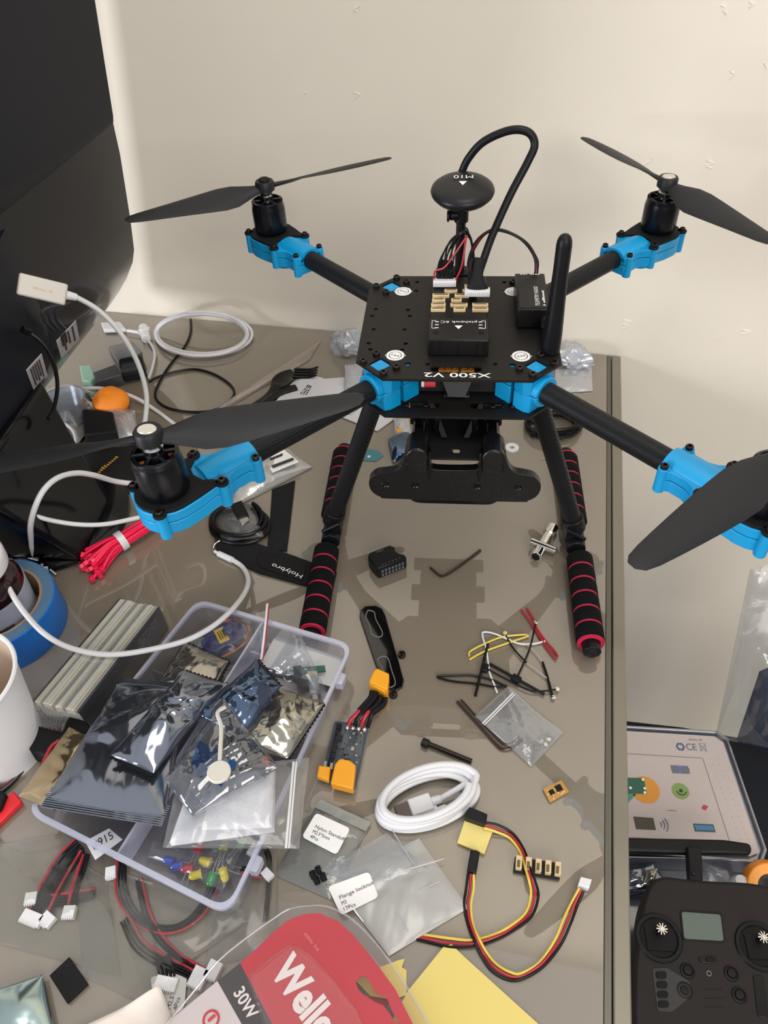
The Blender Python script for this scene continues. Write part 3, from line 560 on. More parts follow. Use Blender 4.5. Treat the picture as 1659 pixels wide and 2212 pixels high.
b = MB(); b.tube(UL([(300, 719, 5), (325, 742, 5), (334, 765, 5), (330, 790, 5), (322, 815, 5)]), 1.8, 8, 6); b.tube(UL([(275, 714, 6), (300, 718, 6)]), 2.2, 8, 1); part('tail', b, WWHT, wc)
b = MB(); quad(b, UL([(220, 704), (262, 702), (275, 718), (226, 720)], 2), 6); part('plug', b, WHT, wc, bevel=1.5)
b = MB(); b.cyl(U(310, 707, 6), U(316, 733, 6), 6.5, n=12); b.box(U(312, 712, 10), (14, 8, 5)); part('cable_tie', b, WHT, wc, bevel=1)
b = MB(); b.tube(UL([(412, 690, 2), (411, 720, 2), (398, 750, 2), (366, 790, 2), (343, 828, 2), (336, 858, 2), (360, 880, 2), (410, 890, 2), (462, 886, 2), (500, 862, 2), (503, 838, 2), (470, 812, 2), (425, 798, 2), (380, 803, 2), (340, 815, 2), (322, 825, 3)]), 1.6, 8, 6)
single('black_cable', b, WBLK, 'thin black cord looped on the desk in front of the white cable ring', 'cable')
ch = thing('power_adapter', 'black wall charger with a flat prong arm lying left of the black cord loop', 'charger', U(285, 820))
b = MB(); b.cyl(U(262, 800, 15), U(312, 790, 15), 15, n=28); part('body', b, BLK, ch, bevel=3, seg=3)
b = MB(); quad(b, UL([(206, 822), (256, 803), (268, 826), (214, 842)], 6), 12); part('arm', b, mat('dark_grey_plastic', (62, 63, 66), .45), ch, bevel=1)
b = MB(); b.add(UL([(234, 755), (286, 742), (310, 775), (262, 800)], 2) + UL([(234, 748), (286, 736), (308, 760), (256, 785)], 14), [(0, 1, 2, 3), (4, 5, 6, 7), (0, 1, 5, 4), (1, 2, 6, 5), (2, 3, 7, 6), (3, 0, 4, 7)]); single('plastic_cover', b, film('smoky_plastic', (170, 170, 178), .12, .3, .3, .1, 60, haze=.35, hcol=(130, 130, 136)), 'grey see-through plastic cover lying behind the black wall charger', 'cover', bevel=1)
b = MB(); quad(b, UL([(176, 802), (200, 800), (212, 828), (200, 836), (182, 834)], 1), 9); single('mint_case', b, mat('mint_plastic', (148, 188, 168), .4), 'small pale mint green plastic case beside the orange fruit', 'case', bevel=1.5)
b = MB(); b.tube(UL([(186, 838, 4), (192, 846, 3), (206, 850, 3)]), 1.2, 6, 4); single('mint_clip', b, mat('mint_plastic', (148, 188, 168), .4), 'pale mint green clip just below the mint case', 'clip')
# orange
oc = U(249, 884, 0); b = MB(); b.lathe([(r, h) for r, h in [(0, 0), (8, .6), (15, 4), (19, 10), (20, 16), (18, 23), (12, 28.5), (5, 30.5), (1.5, 29.8), (0, 29.5)]], 40, Matrix.Translation(oc) @ Matrix.Rotation(.25, 4, 'X') @ Matrix.Diagonal((1.12, 1, .95, 1)))
for i, v in enumerate(b.v): v += Vector((noise.noise(v * .09), noise.noise(v * .09 + Vector((9, 0, 0))), noise.noise(v * .12))) * 1.5
fr_ = single('orange_fruit', b, mat('orange_peel', (240, 135, 20), .5, bump=.5, bscale=1400), 'wrinkled bright orange fruit beside the black charger, half in a clear bag', 'fruit', sub=1)
b = pillow(UL([(190, 868, 2), (292, 888, 4), (300, 950, 1), (246, 962, 1)]), 12, 6, 3.3, 26, .05); single('plastic_bag', b, film('pink_film', (245, 235, 235), .14, .5, .2, .4, 80, haze=.32), 'crumpled clear plastic bag lying against the orange fruit', 'bag')
# clear tub under the monitor and the cables around it
b = MB(); c = U(150, 905); b.lathe([(0, 1), (20, 1), (26, 30), (28, 30), (22, 0), (0, 0)], 36, Matrix.Translation(c)); single('plastic_tub', b, film('tub_film', (225, 230, 238), .2, .5, .15, .1, 30, haze=.3), 'small clear plastic tub under the monitor edge among white cables', 'tub')
for k, (pts, r, m_, lb) in enumerate([
    ([(80, 880, 8), (115, 857, 14), (160, 842, 16), (200, 838, 17), (240, 842, 16), (290, 858, 10), (335, 885, 4), (385, 922, 2), (420, 950, 2)], 2.2, WWHT, 'white cable arching from the monitor foot over the orange fruit'),
    ([(75, 870, 6), (110, 852, 10), (150, 842, 12), (180, 842, 12)], 2.0, WWHT, 'short white cable end behind the arching cable by the plastic tub'),
    ([(105, 906, 8), (150, 903, 8), (195, 903, 6), (245, 915, 4)], 2.0, mat('grey_cable', (196, 196, 194), .45), 'greyish cable running right from the monitor foot below the tub'),
    ([(105, 908, 8), (138, 915, 12), (158, 930, 12), (164, 955, 6), (150, 975, 3)], 2.2, WWHT, 'white cable curving down in front of the plastic tub'),
    ([(172, 845, 3), (190, 855, 3), (202, 880, 2), (200, 915, 2), (180, 948, 2), (150, 985, 2)], 1.6, WBLK, 'black cord curving down left of the clear bag with the orange')]):
    b = MB(); b.tube(UL(pts), r, 8, 6); single('white_cable' if k < 4 else 'black_cable', b, m_, lb, 'cable')
b = MB(); quad(b, UL([(185, 905), (252, 912), (260, 955), (190, 962)], 1), 16); single('cable_box', b, BLKM, 'dark box in shadow under the near-left propeller by the monitor stand', 'box', bevel=2)
# black pouch with gold writing
b = pillow(UL([(165, 985, 3), (298, 958, 3), (300, 1060, 2), (185, 1090, 2)]), 14, 3, 2.2, 24, .03); po = thing('black_pouch', 'black fabric pouch with gold script, behind the near-left motor', 'pouch', U(230, 1030)); part('pouch', b, BLKM, po)
part('gold_script', text_mb('~12', U(205, 1032, 16), U(262, 984, 17), U(190, 1010, 16) - U(205, 1032, 16), 6, .8), GOLD, po, smooth=False)
# fork and knife in a wrapper
fk = thing('plastic_fork', 'black plastic fork lying on the desk, tines towards the wall', 'fork', U(560, 850))
def UZ(p): return U(p[0], p[1], p[2])
hd = [UZ(p) for p in [(686, 806, 5), (642, 806, 4), (640, 806, 5), (616, 814, 8), (598, 832, 8), (578, 856, 5), (540, 882, 5), (500, 908, 5), (450, 935, 4)]]
b = MB(); b.tube(hd[3:], lambda t: 8.5 - 4.5 * smoothstep(0, .35, t), 14, 5, flat=((0, 0, 1), 2.2) ); b.v = [v for v in b.v]
b = MB(); Lw = [9.5, 9.5, 9, 8, 4.5, 4, 4.5, 5, 5.5]; C_ = spline(hd[2:], 4); n = len(C_)
vs = []
for i, p in enumerate(C_):
    t = i / (n - 1); d = (C_[min(n - 1, i + 1)] - C_[max(0, i - 1)]).normalized(); s_ = d.cross(Vector((0, 0, 1))).normalized(); wd = 12.5 - 7.0 * smoothstep(.22, .42, t) + 1.5 * smoothstep(.5, 1, t)
    up_ = s_.cross(d)
    vs += [p + s_ * wd, p + s_ * wd * .5 + up_ * (-1.6 if t < .3 else 1.2), p - s_ * wd * .5 + up_ * (-1.6 if t < .3 else 1.2), p - s_ * wd, p - s_ * wd * .5 + up_ * -3, p + s_ * wd * .5 + up_ * -3]
b.add(vs, [(j * 6 + i, j * 6 + (i + 1) % 6, (j + 1) * 6 + (i + 1) % 6, (j + 1) * 6 + i) for j in range(n - 1) for i in range(6)] + [tuple(range(6)), tuple(range((n - 1) * 6, n * 6))]); part('handle', b, BLKG, fk)
d = (hd[0] - hd[2]).normalized(); s_ = d.cross(Vector((0, 0, 1))).normalized()
for k in range(4):
    o = s_ * (-8.4 + 5.6 * k); b = MB(); b.tube([hd[2] + o * .98 - d * 3, hd[2].lerp(hd[0], .3) + o + Vector((0, 0, -.5)), hd[2].lerp(hd[0], .65) + o * 1.02, hd[0] + o * 1.05 + Vector((0, 0, 3))], lambda t: 2.3 - 1.1 * t, 8, 5); part('tine', b, BLKG, fk)
b = MB(); b.tube([UZ(p) for p in [(640, 838, 3), (600, 850, 4), (560, 880, 3), (500, 912, 3), (470, 930, 3)]], 3.4, 10, 5, flat=((0, 0, 1), 2.0)); single('plastic_knife', b, BLKG, 'black plastic knife handle lying just below the fork', 'knife')
b = pillow(UL([(694, 736, 1), (668, 778, 1), (440, 912, 1), (400, 930, 1)]), 5, 3, 1.2, 30, .04); single('cutlery_wrapper', b, film('wrapper_film', (238, 230, 224), .16, .5, .15, .4, 60, haze=.22, hcol=(190, 175, 165)), 'long clear wrapper lying under the black fork', 'wrapper')
b = MB(); quad(b, UL([(592, 876), (600, 862), (652, 804), (700, 818), (752, 838), (790, 868), (760, 895), (660, 884)], 3), .5); pp = thing('instruction_sheet', 'white folded paper sheet with small print between the fork and the drone arm', 'paper', U(680, 850)); part('sheet', b, PAPER, pp, smooth=False)
for k in range(3): part('small_print', text_mb(['~13', '~10', '~5'][k], U(650 + k * 6, 852 + k, 3.6), U(668 + k * 3, 832 + k, 3.6), U(642, 842, 3.6) - U(652, 848, 3.6), 2.0, .3), INK, pp, smooth=False)
b = MB(); quad(b, UL([(700, 820), (800, 812), (860, 900), (815, 932), (728, 898)], 1), 1.2); single('card_sheet', b, PAPER, 'second white sheet under the folded paper, reaching below the left landing leg', 'paper', smooth=False)
st = thing('round_sticker_card', 'green card with a pale round emblem, half under the white paper', 'card', U(585, 878)); b = MB(); quad(b, UL([(535, 885), (575, 862), (640, 880), (610, 905), (545, 905)], .5), .8); part('card', b, mat('leaf_green', (120, 172, 92), .5), st, smooth=False)
c = U(588, 878, 1.6); b = moved(holed(circ(30, 16), [circ(24, 10)], .3), Matrix.Translation(c)); b2 = moved(holed(circ(20, 6), [circ(12, 2.5)], .3), Matrix.Translation(c)); b.add(b2.v, b2.f); part('emblem', b, mat('pale_emblem', (215, 222, 205), .5), st, smooth=False)
# crumpled plastic by the drone plate
def crumple(name, cpx, cz, rx, ry, rz, seed, m, label, amp=.75):
    b = MB(); c = cpx; nx = 30; ny = 18
    def fn(u, v):
        a = 2 * PI * u; t = PI * v; d = Vector((cos(a) * sin(t), sin(a) * sin(t), cos(t))); k = 1 + amp * (wr((d.x * 30 + d.z * 17, d.y * 30 - d.z * 9), .045, seed) - .7)
        return c + Vector((d.x * rx, d.y * ry, d.z * rz)) * k
    b.grid(fn, nx, ny); return single(name, b, m, label, 'bag', ang=25)
CR = film('crumpled_film', (238, 242, 248), .16, .5, .18, .3, 30, haze=.38, hcol=(214, 220, 230))
crumple('crumpled_plastic', U(752, 742, 14), 14, 22, 20, 22, 4, CR, 'crumpled milky plastic bag standing behind the left edge of the drone plate')
b = pillow(UL([(745, 790, 12), (785, 785, 12), (775, 880, 2), (742, 862, 2)]), 8, 4, 5, 16, .06); single('plastic_strip', b, CR, 'strip of milky plastic hanging down to the white sheet behind the drone arm', 'bag')
crumple('crumpled_plastic', U(1240, 770, 13), 14, 26, 26, 13, 8, CR, 'crumpled milky plastic bag on the desk right of the drone plate')
b = pillow(UL([(1200, 800, 1), (1278, 795, 2), (1280, 845, 1), (1195, 850, 1)]), 6, 4, 7, 18, .05); single('plastic_bag', b, film('pale_film', (240, 240, 244), .2, .5, .2, .4, 80, haze=.35), 'flat clear plastic bag near the right rear desk edge below the crumpled one', 'bag')
cb = thing('coiled_lead', 'black lead coiled tightly on the desk behind the right landing leg', 'cable', U(1195, 925)); 
b = MB(); b.tube(coil(1193, 925, 56, 24, 5.3, 1.9, 0, 3, 5), 1.9, 8, 3); part('cable', b, WBLK, cb)
b = MB(); b.cyl(U(1166, 918, 6), U(1150, 940, 6), 3.6, n=10); part('plug', b, BLK, cb, bevel=.5)
b = MB(); b.lathe([(2.6, 0), (7.5, 0), (7.5, 1.4), (2.6, 1.4), (2.6, 0)], 26, Matrix.Translation(U(1106, 968))); single('washer', b, WHT, 'white washer lying on the desk right of the camera mount', 'washer')
b = MB(); b.tube(UL([(1170, 990, 1), (1215, 997, 1), (1228, 1003, 1)]), .5, 5, 4); single('loose_thread', b, mat('tan_thread', (190, 170, 130), .7), 'fine pale thread on the desk beside the right landing leg', 'thread')
# bits seen under the drone
TEAL = mat('teal_card', (70, 128, 140), .5)
tc_ = thing('teal_tag', 'teal blue card tag with white marks under the left landing leg', 'card', U(770, 985)); b = MB(); quad(b, UL([(734, 978), (752, 962), (818, 975), (828, 985), (812, 997), (742, 992)], .3), .8); part('card', b, TEAL, tc_, smooth=False)
b = MB(); b.lathe([(0, 0), (5, 0), (5, .3), (0, .3)], 20, Matrix.Translation(U(748, 974, 1.2))); b.box(U(797, 986, 1.3), (3, 3, .3)); part('mark', b, WHTM, tc_, smooth=False)
ESD2 = None
def esd(name, col=(150, 156, 168), rough=0.13, see=0.18, bump=.12, bscale=30):
    """metallised anti-static film, partly see-through"""
    if name in MC: return MC[name]
    m = mat(name, col, rough, 0.95, bump=bump, bscale=bscale); nt = m.node_tree; N = nt.nodes; L = nt.links
    tr = N.new('ShaderNodeBsdfTransparent'); tr.inputs[0].default_value = (.6, .63, .68, 1); mx = N.new('ShaderNodeMixShader'); mx.inputs[0].default_value = see
    L.new(N['Principled BSDF'].outputs[0], mx.inputs[1]); L.new(tr.outputs[0], mx.inputs[2]); L.new(mx.outputs[0], N['Material Output'].inputs[0]); return m
ESD = esd('antistatic_film'); ESDL = esd('antistatic_light', (176, 172, 160), .16, .1); ESDB = esd('antistatic_blue', (112, 132, 160), .12, .3)
b = pillow(UL([(838, 950, 3), (885, 928, 3), (895, 985, 2), (848, 1000, 2)]), 7, 4, 9, 18, .09); single('foil_pouch', b, ESDB, 'small crumpled foil pouch under the drone left of the camera mount', 'bag')
b = pillow(UL([(850, 900, 3), (885, 905, 3), (890, 945, 2), (852, 940, 2)]), 7, 3, 10, 16, .09); single('foil_pouch', b, film('pale_film', (240, 240, 244), .2, .5, .2, .4, 80, haze=.35), 'clear little pouch with a yellow mark under the drone bottom plate', 'bag')
b = MB(); b.box(U(862, 930, 12), (5, 6, 1)); single('yellow_chip', b, YEL, 'tiny yellow part in the clear pouch under the drone', 'part')
# labelled zip bag under the near-left arm
zb = thing('labelled_bag', 'flat clear zip bag with a white barcode label, under the left arm of the drone', 'bag', U(570, 1030))
b = pillow(UL([(470, 1010, 1), (622, 968, 3), (674, 1010, 1), (485, 1108, 1)]), 11, 5, 12, 34, .035); part('bag', b, film('milky_bag', (232, 232, 232), .18, .5, .2, .35, 60, haze=.55, hcol=(188, 187, 184)), zb)
b = MB(); quad(b, UL([(572, 990, 13), (614, 972, 13), (646, 998, 12), (588, 1022, 12)]), .4); lb = part('label', b, WHTM, zb, smooth=False)
b = MB()
for k in range(14): p = U(577, 995, 14).lerp(U(612, 981, 14), k / 14); b.box(p, (1.0 if k % 3 else 1.8, 4, .2))
quad(b, UL([(586, 1006, 14), (632, 989, 14), (636, 993, 14), (590, 1011, 14)]), .2); part('barcode', b, INK, lb, smooth=False)
# straps
b = MB(); C_ = [(613, 1040), (610, 1080), (606, 1130), (600, 1189)]
quad(b, UL([(588, 1060), (638, 1040), (630, 1110), (620, 1192), (577, 1190), (584, 1120)], .5), 2.2); s1 = single('hook_strap', b, mat('strap_black', (24, 24, 26), .85, bump=.5, bscale=700), 'plain black hook-and-loop strap pointing up under the milky zip bag', 'strap', bevel=.5)
hs = thing('branded_strap', 'black strap with white lettering and a metal ring, passing behind the left foot', 'strap', U(600, 1235))
b = MB(); quad(b, UL([(464, 1172), (500, 1163), (560, 1178), (640, 1205), (728, 1238), (718, 1282), (640, 1262), (560, 1240), (470, 1200)], .5), 2.5); part('band', b, mat('strap_black', (24, 24, 26), .85, bump=.5, bscale=700), hs, bevel=.6)
b = MB(); quad(b, UL([(556, 1202, 3), (565, 1192, 3), (662, 1222, 3), (654, 1256, 3), (566, 1228, 3), (555, 1216, 3)]), .9); part('patch', b, BLKM, hs, bevel=.3)
part('lettering', text_mb('Holybro', U(655, 1243, 4.2), U(590, 1217, 4.2), U(653, 1252, 4.2) - U(657, 1238, 4.2), 4.6, .3), WHTM, hs, smooth=False)
b = MB(); b.tube(UL([(466, 1198, 2), (460, 1188, 3), (466, 1174, 4), (484, 1166, 4), (498, 1176, 4)]), .9, 6, 5); part('ring', b, CHR, hs)
# black usb cable in a small bag
uc = thing('black_usb_cable', 'black cable bundled in a ring with a metal plug, beside the zip ties', 'cable', U(515, 1140))
b = MB(); b.tube(coil(518, 1138, 58, 34, 4.2, 2.2, 0, 4, 3), 2.2, 8, 3); part('cable', b, WBLK, uc)
b = MB(); quad(b, UL([(512, 1118, 11), (528, 1106, 11), (540, 1130, 11), (524, 1142, 11)]), 4.5); part('plug', b, STEEL, uc, bevel=.4)
b = MB(); quad(b, UL([(500, 1100, 10), (524, 1090, 10), (540, 1122, 10), (516, 1130, 10)]), 7); part('plug_shell', b, BLK, uc, bevel=1)
b = pillow(UL([(455, 1105, 4), (548, 1085, 8), (570, 1160, 8), (480, 1172, 4)]), 9, 4, 21, 22, .05); single('plastic_bag', b, film('clear_thin', base=.05, rim=.4, haze=.04), 'clear bag over the bundled black cable', 'bag')
# pink zip ties
zt = thing('zip_tie_bundle', 'bundle of hot pink zip ties held by a white band, heads fanned out', 'zip ties', U(260, 1180))
PNK = mat('hot_pink', (238, 22, 78), .4); random.seed(5); V0 = U(262, 1168, 11); V1 = U(385, 1092, 10); fw = (V0 - U(190, 1215, 8)).normalized(); sd = fw.cross(Vector((0, 0, 1)))
b = MB(); heads = MB()
for k in range(34):
    a = random.uniform(0, 2 * PI); rr = math.sqrt(random.random()); off = sd * cos(a) * rr * 7 + Vector((0, 0, sin(a) * rr * 7)); fan = sd * cos(a) * rr * 22 + Vector((0, 0, sin(a) * rr * 9 - 1.5)); L2 = random.uniform(31, 44)
    h = V0 - fw * L2 + fan; h.z = max(3, h.z)
    b.tube([h, V0 - fw * 14 + off * 1.4, V0 + off, V0 + fw * 22 + off * .95, V1 + off * .6], 1.15, 6, 4, flat=((0, 0, 1), 1.5))
    T = frame(h, fw, Vector((0, 0, 1)) + sd * random.uniform(-1, 1)); heads.box((0, 0, 0), (4.6, 5.2, 4.4), T)
tg = part('zip_tie', b, PNK, zt); tag(tg, kind='stuff'); hh = part('tie_head', heads, PNK, zt, bevel=.5); tag(hh, kind='stuff')
b = MB(); T = frame(V0, fw, sd); b.lathe([(8.6, -3.5), (10, -3.5), (10.2, 0), (10, 3.5), (8.6, 3.5), (8.6, -3.5)], 30, T @ Matrix.Rotation(PI / 2, 4, 'Y')); part('band', b, WHT, zt, label='white band')
# papers and a box at the left edge
wb = thing('leaflet', 'white leaflet with a line drawing at the left edge below the propeller', 'leaflet', U(30, 1060)); b = MB(); quad(b, UL([(-60, 1020), (52, 1012), (84, 1062), (10, 1105), (-60, 1115)], 12), .8); part('sheet', b, PAPER, wb, smooth=False)
b = MB(); b.tube(UL([(5, 1062, 13.4), (30, 1040, 13.4), (52, 1030, 13.4), (46, 1050, 13.4), (28, 1060, 13.4)]), .3, 4, 4); b.tube(UL([(-5, 1042, 13.4), (12, 1052, 13.4), (30, 1068, 13.4)]), .3, 4, 4); part('drawing', b, mat('grey_line', (150, 150, 155), .7), wb)
part('print', text_mb('OCE', U(-12, 1082, 13.2), U(18, 1086, 13.2), U(-10, 1070, 13.2) - U(-12, 1082, 13.2), 6, .3), INK, wb, smooth=False)
b = MB(); quad(b, UL([(-60, 1105), (10, 1108), (62, 1130), (20, 1160), (-60, 1150)], 1), 9); single('white_carton', b, PAPER, 'low white carton at the left edge under the leaflet', 'box', bevel=.6)
b = MB()
for q in ([(84, 1105, 3), (104, 1080, 6), (112, 1088, 6), (92, 1115, 3)], [(104, 1118, 3), (116, 1100, 5), (122, 1108, 5), (108, 1128, 3)]): quad(b, UL(q), 5)
single('adapter_tip', b, WHT, 'pair of white plastic adapter tips beside the leaflet', 'adapter', bevel=1.2)
b = pillow(UL([(20, 1135, 4), (110, 1118, 6), (152, 1185, 2), (60, 1225, 2)]), 8, 5, 31, 26, .05); single('silver_bag', b, esd('antistatic_green', (150, 150, 128), .2, .2), 'small silvery foil bag behind the blue tape roll', 'bag')
b = MB(); b.tube(UL([(100, 1215, 5), (128, 1205, 6), (154, 1192, 5)]), 3.2, 10, 3); b.cyl(U(86, 1216, 5), U(104, 1212, 5), 4.4, n=12); single('metal_tube', b, CHR, 'shiny metal tube end lying by the silvery bag', 'tube')
b = MB(); b.tube(UL([(40, 1190, 14), (70, 1205, 11), (96, 1222, 8)]), 3.0, 10, 4); quad(b, UL([(92, 1216, 4), (112, 1226, 3), (104, 1238, 3), (86, 1228, 4)]), 6); b.tube(UL([(108, 1230, 6), (121, 1241, 4)]), 1.0, 6, 1); single('jack_plug', b, WHT, 'white plug with a thin metal pin behind the blue tape roll', 'plug', bevel=.4)
for (pts, r, lb) in [
    ([(-40, 1150, 30), (20, 1080, 28), (70, 1075, 24), (120, 1060, 22)], .8, None),
    ([(300, 1046, 40), (250, 1040, 55), (205, 1027, 80), (165, 1022, 95), (125, 1032, 105), (95, 1058, 105), (76, 1095, 95), (66, 1135, 75), (68, 1170, 45), (73, 1205, 12)], 2.6, 'thick white cable looping up behind the near-left motor'),
    ([(-40, 1100, 60), (0, 1106, 70), (50, 1108, 72), (110, 1124, 60), (170, 1133, 50), (230, 1132, 42), (300, 1118, 34)], 2.2, 'white cable running level from the left edge to the near-left motor'),
    ([(-30, 1190, 75), (0, 1235, 72), (30, 1290, 62), (60, 1332, 54), (95, 1368, 50), (140, 1395, 47), (200, 1411, 46), (260, 1413, 46), (330, 1402, 46), (400, 1384, 46), (455, 1356, 44), (500, 1318, 38), (530, 1278, 22), (536, 1250, 12), (524, 1225, 5), (500, 1208, 4)], 2.3, 'long white cable sweeping across the parts tray, book and tape roll')]:
    if not lb: continue
    b = MB(); b.tube(UL(pts), r, 10, 7); o = single('white_cable', b, WWHT, lb, 'cable')
b = MB(); b.cyl(U(502, 1210, 4), U(472, 1196, 4), 3.2, 3.0, 14); b.cyl(U(472, 1196, 4), U(464, 1191, 4), 1.6, n=10)
o2 = part('cable_plug', b, WHT, o)
o2.parent = o; o2.matrix_parent_inverse.identity()
# blue tape roll with a jar inside
TP = mat('tape_blue', (12, 112, 205), .5); tr_ = thing('tape_roll', 'roll of blue masking tape lying flat with a jar standing in it', 'tape', (-400, -119, 0))
T = Matrix.Translation((-400, -119, 0))
b = MB(); b.lathe([(41, 0), (51.5, 0), (52, 1), (51.5, 35.5), (51, 36), (41, 36), (41, 0)], 72, T); part('tape', b, TP, tr_)
b = MB(); b.lathe([(41, 36.1), (50.6, 36.1), (50.4, 36.4), (41, 36.4), (41, 36.1)], 72, T); part('tape_side', b, mat('tape_side', (78, 112, 142), .6), tr_)
b = MB(); b.lathe([(39, .4), (41.2, .4), (41.2, 36.6), (39, 36.6), (39, .4)], 72, T); part('core', b, mat('cardboard', (150, 122, 98), .8), tr_)
jr = thing('jar', 'glass jar with dark red contents and a paper label standing inside the blue tape roll', 'jar', (-404, -120, 1)); T = Matrix.Translation((-405, -119, 1)) @ Matrix.Rotation(.05, 4, 'Y')
b = MB(); b.lathe([(0, 0), (31, 0), (34, 3), (34.5, 8), (34.5, 60), (32, 70), (27, 76), (27, 80), (0, 80)], 56, T); part('contents', b, mat('dark_jam', (34, 12, 18), .15, coat=.6), jr)
b = MB(); b.lathe([(34.8, 13), (35.2, 13), (35.2, 56), (34.8, 56), (34.8, 13)], 56, T); lab = part('label', b, mat('label_grey', (166, 172, 188), .55), jr)
b = MB(); b.lathe([(34.8, 7), (35.5, 7), (35.5, 13), (34.8, 13)], 56, T); part('label_band', b, mat('jar_red', (120, 14, 30), .4), lab)
b = MB()
for k in range(60):
    a = -PI * .75 + k * .03; random.seed(k); b.box((0, 0, 0), (.3, .8, random.uniform(1.5, 4)), T @ Matrix.Rotation(a, 4, 'Z') @ Matrix.Translation((35.4, 0, 33)))
part('label_script', b, INK, lab, smooth=False)
b = MB(); b.lathe([(0, 80), (29, 80), (30, 81), (30, 92), (29, 94), (0, 94)], 56, T); part('lid', b, WHT, jr, label='white lid')
# paper cup
pc = thing('paper_cup', 'white paper cup at the left edge with tan inside', 'cup', (-350, -236, 0)); T = Matrix.Translation((-352, -236, 0)) @ Matrix.Rotation(-.0, 4, 'X')
b = MB(); b.lathe([(0, 3), (30, 3), (30.5, 0), (31.5, 0), (44, 98), (42.8, 98), (31, 6), (0, 6)], 64, T); part('cup_wall', b, mat('cup_white', (224, 224, 228), .6), pc)
b = MB(); b.lathe([(42.6, 96), (31.5, 8), (0, 8), (0, 8.2), (31.3, 8.4), (42.4, 96.2)], 64, T); part('cup_inside', b, mat('cup_tan', (196, 176, 156), .7), pc)
b = MB(); b.lathe([(43, 97), (45.2, 97.3), (45.8, 98.8), (45.0, 100.2), (43.4, 100.2), (42.6, 98.8), (43, 97)], 64, T); part('rim', b, mat('cup_white', (224, 224, 228), .6), pc)
# wires and a pen-like red stick at the left edge
for k in range(5):
    b = MB(); b.tube(UL([(64 + k * 3, 1578, 10), (58 + k * 3, 1612, 8), (44 + k * 3, 1655, 4), (20 + k * 2, 1690, 3), (-20, 1712 + k * 4, 3)]), 1.1, 6, 5)
    single('ribbon_wire', b, [RED, WBLK, WBLK, mat('grey_wire', (120, 122, 126), .4), WBLK][k], ['red', 'black', 'second black', 'grey', 'rightmost black'][k] + ' wire in the bundle curving round the paper cup', 'wire', 'wires beside the paper cup')
b = MB(); quad(b, UL([(-12, 1800), (-30, 1775), (34, 1714), (52, 1738)], 1), 5); single('red_bar', b, mat('bright_red', (215, 28, 38), .4), 'flat bright red bar lying at the left edge below the paper cup', 'bar', bevel=.8)
b = MB(); quad(b, UL([(-30, 1700), (8, 1716), (24, 1726), (10, 1760), (-30, 1780)], 1), 9); single('black_connector', b, BLKM, 'black block at the left edge above the red bar', 'connector', bevel=1.5)
b = MB(); quad(b, UL([(-12, 1796), (3, 1812), (-8, 1830), (-20, 1822)], 1), 6); single('plastic_stub', b, WHT, 'small white plastic stub at the left edge below the red bar', 'cap', bevel=1)
b = MB(); quad(b, UL([(60, 1590), (130, 1600), (180, 1570), (215, 1600), (140, 1672), (70, 1640)], .5), 22); single('black_box', b, BLKM, 'low black box between the book and the foil bags', 'box', bevel=1.5)
b = MB(); b.tube(UL([(94, 1650, 24), (110, 1615, 24), (128, 1600, 24)]), 1.8, 6, 4); single('red_lead', b, RED, 'short red lead on the low black box by the foil bags', 'wire')
# shrink-wrapped book standing on its spine side
bk = thing('wrapped_book', 'shrink-wrapped black book on edge with its pale page edges up, left of the parts tray', 'book', (-300, -170, 0))
A, B, D, E_ = Vector((-286, -112, 40)), Vector((-250, -119, 40)), Vector((-284, -222, 40)), Vector((-321, -215, 40)); dn = Vector((-3, 6, -39))
b = MB()
pg = mat('page_edges', (226, 222, 208), .5); n = 15; random.seed(3)
PGM = [MB(), MB(), MB()]
for k in range(n):
    t0, t1 = k / n, (k + .86) / n; h = random.uniform(-1.3, 1.0) + (-2.5 if k in (7,) else 0)
    q = [p + Vector((0, 0, h - 6)) for p in (A.lerp(B, t0), A.lerp(B, t1), E_.lerp(D, t1), E_.lerp(D, t0))]; quad(PGM[(k * 5 + k // 4) % 3], q, 6)
for b, m_ in zip(PGM, (pg, mat('page_grey', (158, 156, 150), .4), mat('page_cream', (222, 212, 184), .5))): part('pages', b, m_, bk, smooth=False)
b = MB(); P4 = [A, B, D, E_]; b.add([p + Vector((0, 0, -5)) for p in P4] + [p + dn for p in P4], [(0, 1, 2, 3), (4, 5, 6, 7), (0, 1, 5, 4), (1, 2, 6, 5), (2, 3, 7, 6), (3, 0, 4, 7)]); part('block', b, mat('page_side', (190, 186, 176), .6), bk)
cv = mat('book_cover', (44, 46, 54), .3, coat=.5)
for (p, q, s_) in ((B, D, 1), (A, E_, -1)):
    o = (B - A).normalized() * s_; b = MB(); b.add([p, q, q + dn, p + dn] + [v + o * 1.6 for v in (p, q, q + dn, p + dn)], [(0, 1, 2, 3), (4, 5, 6, 7), (0, 1, 5, 4), (1, 2, 6, 5), (2, 3, 7, 6), (3, 0, 4, 7)]); c = part('cover', b, cv, bk, bevel=.4)
    if s_ > 0:
        o = o * 1.8; tx = mat('cover_print', (122, 124, 134), .6)
        for k in range(7):
            z = .2 + .09 * k; P0 = B.lerp(D, .08) + dn * z + o; P1 = B.lerp(D, .34) + dn * z + o
            part('cover_text', text_mb('~%d' % (24 + k), P0, P1, -dn, 1.8, .1), tx, c, smooth=False)
b = MB(); vs = [p + Vector((0, 0, .8)) for p in P4]
def wrapf(u, v):
    p = (A * (1 - u) + B * u) * (1 - v) + (E_ * (1 - u) + D * u) * v; return p + Vector((0, 0, 1.2 + 1.2 * wr((p.x, p.y), .12, 2)))
b.grid(wrapf, 16, 40); ex = (E_ - A).normalized()
